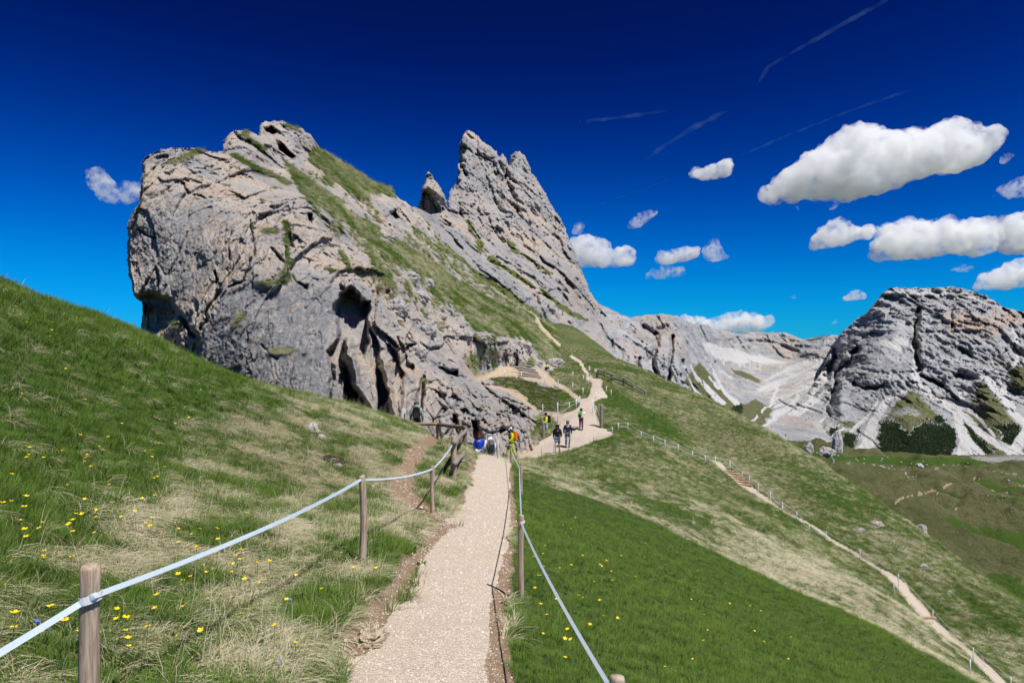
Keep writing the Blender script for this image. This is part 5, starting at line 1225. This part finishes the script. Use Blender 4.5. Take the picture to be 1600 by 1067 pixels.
for x, y in ((150, 790), (60, 995), (75, 1010), (437, 1058), (510, 930), (455, 955)):
    put_flower(x, y, gmesh, 'tiny blue gentian in the tussocky grass beside the tape fence', 'blue gentians', 1.1, 'gentian')

# ------------------------------------------------------------------ hikers
def cloth(name, c, var=.18): return plain('cloth_'+name, c, .8, var, 14, .15, .3)
M['skin'] = plain('skin', (.52, .33, .24), .55, .06, 20, .3); M['hair'] = plain('dark_hair', (.03, .022, .018), .6, .2, 60, .3); M['shoe'] = plain('boot_leather', (.05, .045, .04), .6, .2, 30, .3)
CL = {k: cloth(k, v) for k, v in dict(blue=(.012, .06, .55), white=(.75, .76, .78), neon=(.50, .55, .015), yellow=(.60, .62, .03), black=(.014, .014, .016), navy=(.015, .022, .06), jeans=(.09, .17, .27), lightblue=(.32, .52, .66), purple=(.13, .012, .085), orange=(.78, .16, .015), grey=(.20, .19, .175), green=(.24, .62, .14), red=(.55, .03, .02), dark=(.03, .03, .035), greygreen=(.24, .29, .25), slate=(.10, .11, .14), sky=(.22, .42, .60), brown=(.10, .05, .035)).items()}
def skinned(name, verts, edges, mat, root=0, sub=1):
    me = bpy.data.meshes.new(name+'_bones'); me.from_pydata([v[0] for v in verts], edges, [])
    o = bpy.data.objects.new(name+'_bones', me)
    o.modifiers.new('skin', 'SKIN'); o.modifiers['skin'].use_smooth_shade = True
    if sub: s = o.modifiers.new('sub', 'SUBSURF'); s.levels = sub
    if not me.skin_vertices: me.skin_vertices.new()
    sk = me.skin_vertices[0].data
    for i, v in enumerate(verts):
        r = v[1]; sk[i].radius = r if isinstance(r, tuple) else (r, r); sk[i].use_root = (i == root)
    nm = evaluated(o); nm.name = name
    bpy.data.objects.remove(o); nm.materials.clear(); nm.materials.append(mat)
    r = bpy.data.objects.new(name, nm); COL.objects.link(r); return r
def pose(kind):
    j = dict(pelvis=(0, 0, .96), waist=(0, 0, 1.10), chest=(0, .0, 1.30), neck=(0, -.01, 1.47), head=(0, -.02, 1.58), crown=(0, -.015, 1.68), nose=(0, -.125, 1.575))
    for s, k in ((-1, 'l'), (1, 'r')):
        j.update({'sh'+k: (s*.18, 0, 1.40), 'el'+k: (s*.25, .03, 1.13), 'wr'+k: (s*.25, -.06, .90), 'hip'+k: (s*.09, 0, .92), 'kn'+k: (s*.10, -.02, .50), 'an'+k: (s*.10, .02, .10), 'toe'+k: (s*.11, -.13, .05)})
    if kind == 'walk':
        j['knl'] = (-.09, -.17, .53); j['anl'] = (-.09, -.20, .12); j['toel'] = (-.09, -.36, .08); j['knr'] = (.09, .06, .50); j['anr'] = (.09, .27, .15); j['toer'] = (.09, .16, .05)
        j['ell'] = (-.25, .14, 1.16); j['wrl'] = (-.24, .08, .93); j['elr'] = (.25, -.06, 1.14); j['wrr'] = (.23, -.24, .99)
    if kind == 'photo':
        for s, k in ((-1, 'l'), (1, 'r')): j['el'+k] = (s*.22, -.22, 1.26); j['wr'+k] = (s*.07, -.38, 1.46)
    if kind == 'hold':
        for s, k in ((-1, 'l'), (1, 'r')): j['el'+k] = (s*.24, .02, 1.14); j['wr'+k] = (s*.10, -.22, 1.15)
    if kind == 'sit':
        for n in ('pelvis', 'waist', 'chest', 'neck', 'head', 'crown', 'nose'): j[n] = (j[n][0], j[n][1]+(.0 if n == 'pelvis' else -.04), j[n][2]-.80)
        for s, k in ((-1, 'l'), (1, 'r')): j['sh'+k] = (s*.18, -.04, .60); j['el'+k] = (s*.26, -.18, .40); j['wr'+k] = (s*.14, -.34, .46); j['hip'+k] = (s*.10, -.02, .14); j['kn'+k] = (s*.14, -.38, .46); j['an'+k] = (s*.13, -.62, .10); j['toe'+k] = (s*.14, -.78, .06)
    return j
def add_hand(V, E, w, e, s):
    w = Vector(w); d = (w-Vector(e)).normalized(); side = Vector((s, 0, 0)); side = (side-d*side.dot(d)).normalized()
    fw = d.cross(side).normalized()
    wi = len(V)-1; V.append((tuple(w+d*.055), (.036, .018))); E.append((wi, wi+1)); pi = wi+1
    for k, (o, L) in enumerate(((-.028, .070), (-.010, .082), (.009, .077), (.027, .060))):
        V.append((tuple(w+d*.095+fw*o), .009)); V.append((tuple(w+d*(.095+L*.5)+fw*o*1.1-side*.010), .009)); V.append((tuple(w+d*(.095+L*.85)+fw*o*1.1-side*.030), .008)); n = len(V); E += [(pi, n-3), (n-3, n-2), (n-2, n-1)]
    V.append((tuple(w+d*.05-fw*.045-side*.012), .010)); V.append((tuple(w+d*.085-fw*.055-side*.022), .009)); n = len(V); E += [(pi, n-2), (n-2, n-1)]
def person(px, ptop, pfeet, yaw, kind, top_c, leg_c, label, hat=None, pack=None, shorts=False, hood=False, Y=None, hgt=None, hairy=True):
    if Y is None: base = hit(px, pfeet)[0]
    else: base = at(px, pfeet, Y)
    full = 1.74 if kind != 'sit' else .94
    H = hgt or (pfeet-ptop)/F*base.y; s = H/full
    j = pose(kind); e = empty('person', base)
    parts = []
    # body: one continuous figure
    V = [(j['pelvis'], (.13, .10)), (j['waist'], (.12, .09)), (j['chest'], (.15, .105)), (j['neck'], .052), (j['head'], (.082, .098)), (j['crown'], (.062, .072))]; E = [(0, 1), (1, 2), (2, 3), (3, 4), (4, 5)]
    V.append((j['nose'], .014)); E.append((4, 6))
    for sg, k in ((-1, 'l'), (1, 'r')):
        b = len(V); V += [(j['sh'+k], .062), (j['el'+k], .046), (j['wr'+k], .032)]; E += [(2, b), (b, b+1), (b+1, b+2)]; add_hand(V, E, j['wr'+k], j['el'+k], sg)
        b = len(V); V += [(j['hip'+k], .088), (j['kn'+k], .060), (j['an'+k], .042), (j['toe'+k], .036)]; E += [(0, b), (b, b+1), (b+1, b+2), (b+2, b+3)]
    parts.append(skinned('body', V, E, M['skin']))
    V = [(j['waist'], (.155, .125)), (j['chest'], (.175, .135)), (tuple(Vector(j['neck'])-Vector((0, 0, .03))), .075), (tuple(Vector(j['pelvis'])-Vector((0, 0, .06 if kind != 'sit' else .0))), (.165, .135))]; E = [(3, 0), (0, 1), (1, 2)]
    for k in 'lr':
        b = len(V); V += [(j['sh'+k], .088), (j['el'+k], .068), (tuple(Vector(j['wr'+k]).lerp(Vector(j['el'+k]), .06)), .05)]; E += [(1, b), (b, b+1), (b+1, b+2)]
    parts.append(skinned('jacket', V, E, CL[top_c]))
    V = [(j['pelvis'], (.14, .115))]; E = []
    for k in 'lr':
        b = len(V); kn = Vector(j['kn'+k]); an = Vector(j['an'+k]); hp = Vector(j['hip'+k])
        if shorts: V += [(j['hip'+k], .108), (tuple(hp.lerp(kn, .8)), .098)]; E += [(0, b), (b, b+1)]
        else: V += [(j['hip'+k], .108), (j['kn'+k], .082), (tuple(kn.lerp(an, .92)), .066)]; E += [(0, b), (b, b+1), (b+1, b+2)]
    parts.append(skinned('shorts' if shorts else 'trousers', V, E, CL[leg_c]))
    for k in 'lr':
        a, t_ = Vector(j['an'+k]), Vector(j['toe'+k]); parts.append(MB().tube([a+Vector((0, .05, .03)), a+Vector((0, .02, -.03)), a.lerp(t_, .6)-Vector((0, 0, .01)), t_], [.04, .058, .052, .03], 8).build('boot', M['shoe']))
    hd = Vector(j['head'])
    if hood: parts.append(skinned('hood', [(tuple(hd+Vector((0, .03, -.10))), .085), (tuple(hd+Vector((0, .025, .01))), (.115, .12)), (tuple(hd+Vector((0, .02, .10))), .085)], [(0, 1), (1, 2)], CL[hood], 1))
    elif hairy: parts.append(skinned('hair', [(tuple(hd+Vector((0, .045, -.03))), (.085, .075)), (tuple(hd+Vector((0, .03, .06))), (.098, .095)), (tuple(hd+Vector((0, .01, .115))), .075)], [(0, 1), (1, 2)], M['hair'], 1))
    if hat:
        m = MB(); c = hd+Vector((0, 0, .075)); m.tube([c, c+Vector((0, 0, .05)), c+Vector((0, .0, .09)), c+Vector((0, 0, .112))], [.112, .106, .078, .02], 12)
        m.tube([c+Vector((0, -.06, .0)), c+Vector((0, -.12, -.008)), c+Vector((0, -.185, -.02))], [.09, .075, .03], 8, True, 1.0)
        for i in range(len(m.v)-24, len(m.v)): m.v[i].z = c.z+(m.v[i].z-c.z)*.15
        parts.append(m.build('hat', CL[hat]))
    if pack:
        ch = Vector(j['chest']); c = ch+Vector((0, .235, -.04)); bm = bmesh.new(); bmesh.ops.create_cube(bm, size=1.0)
        for v in bm.verts: v.co = Vector((v.co.x*(.34 if v.co.z < 0 else .28), v.co.y*.20, v.co.z*.52))+c
        bmesh.ops.bevel(bm, geom=bm.edges[:], offset=.055, segments=2, affect='EDGES'); me = bpy.data.meshes.new('backpack'); bm.to_mesh(me); bm.free(); me.materials.append(CL[pack]); bp = bpy.data.objects.new('backpack', me); COL.objects.link(bp); parts.append(bp)
        pk = MB().box(c+Vector((0, .115, -.08)), (.22, .05, .22)).build('pocket', CL['dark'], None, False); parts.append(pk)
        for sg in (-1, 1): parts.append(MB().tube([c+Vector((sg*.10, -.10, .20)), ch+Vector((sg*.11, .02, .16)), ch+Vector((sg*.12, -.145, .05)), ch+Vector((sg*.14, -.10, -.17)), c+Vector((sg*.13, -.10, -.18))], .022, 6).build('strap', CL['dark']))
    bp_ = next((p for p in parts if p.name.startswith('backpack')), None)
    for p in parts:
        if bp_ is not None and p is not bp_ and p.name.split('.')[0] in ('pocket', 'strap'): p.parent = bp_
        else: p.parent = e
    e.rotation_euler = (0, 0, yaw); e.scale = (s,)*3
    return tag(e, label, 'person')
# yaw 0 faces the camera
person(749, 684, 736, R(170), 'stand', 'blue', 'white', 'person in bright blue jacket and red cap walking down past the crest', hat='red', Y=29.5, hgt=1.66)
person(765, 685, 737, R(200), 'stand', 'white', 'slate', 'person in white hooded jacket with grey backpack beside the blue jacket', hood='white', pack='grey', Y=29, hgt=1.62)
person(799, 668, 717, R(-70), 'walk', 'neon', 'neon', 'person in neon yellow suit with orange backpack at the trail crest', hat='white', pack='orange', Y=32.5)
person(853, 645, 681, R(-75), 'walk', 'yellow', 'lightblue', 'person in yellow shirt and light blue shorts with black backpack', hat='dark', pack='black', shorts=True)
person(871, 663, 708, R(-12), 'walk', 'black', 'jeans', 'person in black hooded jacket and denim shorts walking towards the camera', hood='black', shorts=True)
person(887, 657, 699, R(8), 'stand', 'navy', 'slate', 'person in navy jacket and grey cap standing on the junction', hat='grey')
person(908, 638, 672, R(155), 'photo', 'white', 'purple', 'person in white top with green backpack holding up a camera', pack='green')
person(651, 640, 690, R(185), 'stand', 'greygreen', 'dark', 'person in grey green hooded jacket with black backpack at the cave mouth', hood='greygreen', pack='black', Y=29, hgt=1.72)
person(774, 551, 574, R(-120), 'stand', 'sky', 'dark', 'small figure in light blue jacket with red backpack on the upper terrace', pack='red', hat='sky')
person(790.5, 547, 571, R(150), 'stand', 'dark', 'dark', 'small dark clothed figure with pack in the group above the log terraces', pack='slate')
person(797.5, 548, 570, R(10), 'hold', 'slate', 'white', 'small figure in white trousers and grey top in the upper group')
person(808, 546, 575, R(120), 'stand', 'grey', 'black', 'tall figure in grey jacket and black trousers above the log terraces', pack='dark')
person(853.5, 567, 578.5, R(20), 'sit', 'yellow', 'navy', 'small figure in yellow top sitting on the grass beside pale rocks')
# ------------------------------------------------------------------ clouds and contrails
def cloud_mat(name, dens, u, lo=.40, hi=.56, size=22.0, aniso=.15, col=(1, 1, 1, 1)):
    t = MT(name); tc = t.n('TexCoord').outputs['Object']
    n1 = t.noise(tc, 1/(size*u), 5, .62, .4)
    d = t.math('MULTIPLY', t.step(n1, lo, hi), dens)
    v = t.n('VolumePrincipled', Color=col, Density=d, Anisotropy=aniso)
    t.t.links.new(v.outputs[0], t.out.inputs['Volume']); return t.m
UC = 7000/F
M['cloud'] = cloud_mat('cumulus', .020, UC, .36, .70, 20); M['cloud_thin'] = cloud_mat('thin_cumulus', .012, UC, .43, .70, 14, .1, (.95, .98, 1, 1))
M['trail_vapour'] = cloud_mat('contrail_ice', .00060, 18000/F, .22, .78, 30, .0, (.55, .82, 1, 1))
K8 = lambda pts: CR(pts, 900, 150, 2.286)
def cloud(poly, D, mat, label, seed, vox=1.6, n=90, dep=.7):
    g = np.random.default_rng(seed); u = D/F
    xs = [p[0] for p in poly]; ys = [p[1] for p in poly]; W, Hh = max(xs)-min(xs), max(ys)-min(ys)
    x = g.uniform(min(xs), max(xs), 4000); y = g.uniform(min(ys), max(ys), 4000); ins = in_poly(x, y, poly); x, y = x[ins], y[ins]
    d = seg_dist(x, y, poly, True); order = np.argsort(-d*g.uniform(.5, 1, len(d)))[:n]
    order = np.concatenate([order, g.choice(len(x), min(len(x), 2*n))])
    bm = bmesh.new(); c0 = at((max(xs)+min(xs))/2, (max(ys)+min(ys))/2, D)
    for i in order:
        r = max(d[i]*1.05, 1.5)
        r = min(r, Hh*.24); p = at(x[i], y[i], D)+Vector((0, g.normal(0, 1)*Hh*u*.18*dep, 0))-c0
        bmesh.ops.create_icosphere(bm, subdivisions=2, radius=r*u, matrix=Matrix.Translation(p))
    me = bpy.data.meshes.new('cloud_seed'); bm.to_mesh(me); bm.free(); tmp = bpy.data.objects.new('cloud_seed', me)
    rm = tmp.modifiers.new('r', 'REMESH'); rm.mode = 'VOXEL'; rm.voxel_size = max(1.3*vox, W/140)*u; rm.use_smooth_shade = True
    nm = evaluated(tmp); bpy.data.objects.remove(tmp)
    V = np.empty(len(nm.vertices)*3, np.float32); nm.vertices.foreach_get('co', V); V = V.reshape(-1, 3).astype(float)
    N = np.empty(len(nm.vertices)*3, np.float32); nm.vertices.foreach_get('normal', N); N = N.reshape(-1, 3)
    q = V/u
    dsp = fbm(q/14+seed, 3, 601)*7+(np.abs(fbm(q/5+seed, 3, 602))*2-.3)*3.0+fbm(q/1.8, 2, 603)*1.0+3.5
    under = smooth(.1, -.7, N[:, 2]) if False else 1-smooth(-.7, .1, N[:, 2])
    V = V+N*(dsp*u*(1-.6*under)*min(1, Hh/45))[:, None]
    nm.vertices.foreach_set('co', V.astype(np.float32).ravel()); nm.update()
    tmp = bpy.data.objects.new('cloud_seed', nm); rm = tmp.modifiers.new('r', 'REMESH'); rm.mode = 'VOXEL'; rm.voxel_size = max(vox, W/170)*u; rm.use_smooth_shade = True      # clean closed skin
    nm = evaluated(tmp); bpy.data.objects.remove(tmp)
    nm.materials.clear(); nm.materials.append(mat); nm.update(); nm.name = 'cloud'
    o = bpy.data.objects.new('cloud', nm); COL.objects.link(o); o.location = c0
    return tag(o, label, 'cloud')
CLD = [(K8([(670, 385), (690, 320), (740, 280), (800, 240), (850, 190), (900, 180), (930, 140), (970, 100), (1000, 110), (1020, 140), (1070, 90), (1095, 110), (1085, 160), (1110, 165), (1170, 125), (1250, 130), (1290, 110), (1350, 92), (1400, 110), (1410, 140), (1470, 140), (1482, 190), (1460, 230), (1380, 270), (1320, 275), (1250, 290), (1180, 310), (1130, 335), (1060, 350), (980, 370), (900, 365), (800, 370), (720, 380)]), 6000, 'cloud', 'largest bright cumulus cloud, long and rising to one side', 150),
       (K8([(1065, 590), (1070, 530), (1110, 470), (1180, 440), (1250, 460), (1320, 440), (1380, 450), (1440, 435), (1490, 450), (1500, 490), (1490, 560), (1430, 575), (1350, 560), (1290, 575), (1200, 580), (1120, 590)]), 7000, 'cloud', 'broad flat based cumulus over the table mountain', 110),
       (K8([(1505, 480), (1530, 445), (1600, 420), (1700, 430), (1720, 560), (1600, 568), (1540, 562), (1512, 540)]), 7400, 'cloud', 'cumulus cut off by the picture edge beside the broad flat one', 80),
       (K8([(1420, 690), (1450, 650), (1520, 620), (1580, 590), (1640, 580), (1700, 620), (1640, 670), (1560, 690), (1480, 690)]), 6300, 'cloud', 'low grey white cloud resting near the slope of the table mountain', 60),
       (K8([(840, 552), (845, 510), (880, 470), (940, 440), (970, 470), (1030, 470), (1090, 480), (1070, 510), (1000, 515), (950, 530), (880, 545)]), 7000, 'cloud', 'medium ragged cloud below the largest cloud', 60),
       (K8([(-25, 612), (-20, 520), (40, 500), (100, 520), (130, 550), (190, 545), (212, 580), (200, 606), (120, 612)]), 7500, 'cloud', 'white cloud emerging from behind the leaning peak', 60),
       (K8([(-20, 500), (0, 450), (30, 455), (25, 490)]), 7500, 'cloud_thin', 'thin wisp above the cloud behind the leaning peak', 20),
       (K8([(280, 600), (300, 560), (370, 543), (435, 540), (445, 570), (400, 590), (330, 603)]), 7800, 'cloud', 'small flat cloud in the middle of the sky', 40),
       (K8([(240, 660), (290, 605), (380, 610), (400, 640), (330, 652)]), 7800, 'cloud_thin', 'wispy cloud just under the small flat one', 30),
       (K8([(450, 560), (500, 503), (512, 545), (548, 580), (490, 592)]), 7800, 'cloud_thin', 'ragged cloud scrap beside the small flat one', 24),
       (K8([(178, 475), (210, 430), (270, 408), (300, 415), (260, 445), (230, 472)]), 7600, 'cloud_thin', 'thin cloud above the one behind the leaning peak', 24),
       (K8([(388, 292), (420, 255), (460, 265), (520, 240), (560, 212), (552, 280), (470, 299)]), 7000, 'cloud', 'small cloud with a ragged top beside the contrail', 36),
       (K8([(365, 850), (375, 780), (420, 785), (470, 800), (560, 778), (620, 778), (690, 790), (712, 810), (650, 845), (550, 855)]), 9000, 'cloud', 'bright cloud bank behind the cirque ridge', 60),
       (K8([(750, 722), (775, 708), (802, 716), (780, 725)]), 8500, 'cloud_thin', 'tiny cloud between the ridge and the medium ragged cloud', 10),
       (K8([(945, 736), (980, 698), (1040, 693), (1032, 727)]), 8500, 'cloud', 'little cloud just left of the table mountain summit', 16),
       (K8([(900, 812), (920, 795), (945, 800), (932, 816)]), 8500, 'cloud_thin', 'tiny cloud low over the saddle', 8),
       (K8([(893, 412), (925, 380), (948, 388), (920, 407)]), 7000, 'cloud_thin', 'cloud scrap under the largest cloud', 10),
       (K8([(768, 392), (803, 393), (800, 420)]), 7000, 'cloud_thin', 'faint scrap at the left end under the largest cloud', 8),
       (K8([(1322, 628), (1380, 598), (1445, 612), (1400, 632)]), 8000, 'cloud_thin', 'thin cloud strip under the broad flat cloud', 16),
       (K8([(1503, 242), (1530, 205), (1572, 208), (1540, 242)]), 7400, 'cloud_thin', 'cloud scrap at the picture edge level with the largest cloud', 14),
       (K8([(1488, 365), (1530, 320), (1600, 290), (1650, 300), (1640, 350), (1560, 368)]), 7400, 'cloud_thin', 'grey scrap of cloud at the picture edge below the largest cloud', 30),
       ([(134, 268), (150, 261), (172, 285), (180, 312), (162, 314), (145, 295)], 8000, 'cloud_thin', 'wispy cloud puff in the empty sky beside the outcrop', 24),
       ([(178, 322), (190, 295), (222, 284), (225, 308), (195, 318)], 8000, 'cloud_thin', 'thin cloud touching the edge of the outcrop', 20)]
for i, (pl, D, mt, lab, n) in enumerate(CLD): cloud(pl, D, M[mt], lab, 30+i, n=n)
def contrail(pts, w, label, seed, D=18000):
    g = np.random.default_rng(seed); u = D/F; P = [at(x, y, D) for x, y in pts]; out = []; rad = []
    for i in range(len(P)-1):
        m = max(4, int((P[i+1]-P[i]).length/u/5))
        for k in range(m): out.append(P[i].lerp(P[i+1], k/m))
    out.append(P[-1])
    q = np.array([[i*.35, seed, 0] for i in range(len(out))]); nz = fbm(q, 4, 700)
    taper = np.minimum(1, np.minimum(np.arange(len(out))+.4, len(out)-np.arange(len(out))-.6)/5)
    rad = [max(.25, w*.5*(1+.55*nz[i])*taper[i])*u for i in range(len(out))]
    out = [p+Vector((0, 0, nz[(i*3) % len(out)]*w*.15*u)) for i, p in enumerate(out)]
    o = MB().tube(out, rad, 10).build('contrail', M['trail_vapour'], None, True, out[0])
    return tag(o, label, 'contrail')
contrail([(1180, 138), (1200, 105), (1250, 75), (1310, 42), (1385, 0), (1430, -28)], 7, 'broad curved contrail running out of the top of the sky', 1)
contrail([(1003, 255), (1040, 226), (1090, 196), (1142, 170)], 8, 'short thick contrail pointing down to the leaning peak', 2)
contrail([(895, 191), (960, 185), (1050, 172)], 6, 'faint level contrail above the leaning peak', 3)
contrail([(915, 327), (990, 300), (1062, 276)], 2.2, 'thin straight contrail below the small ragged cloud', 4)
contrail([(1150, 246), (1220, 216), (1320, 176), (1430, 138)], 4.5, 'faint long contrail above the largest cloud', 5)
bpy.data.scenes.remove(WORK)
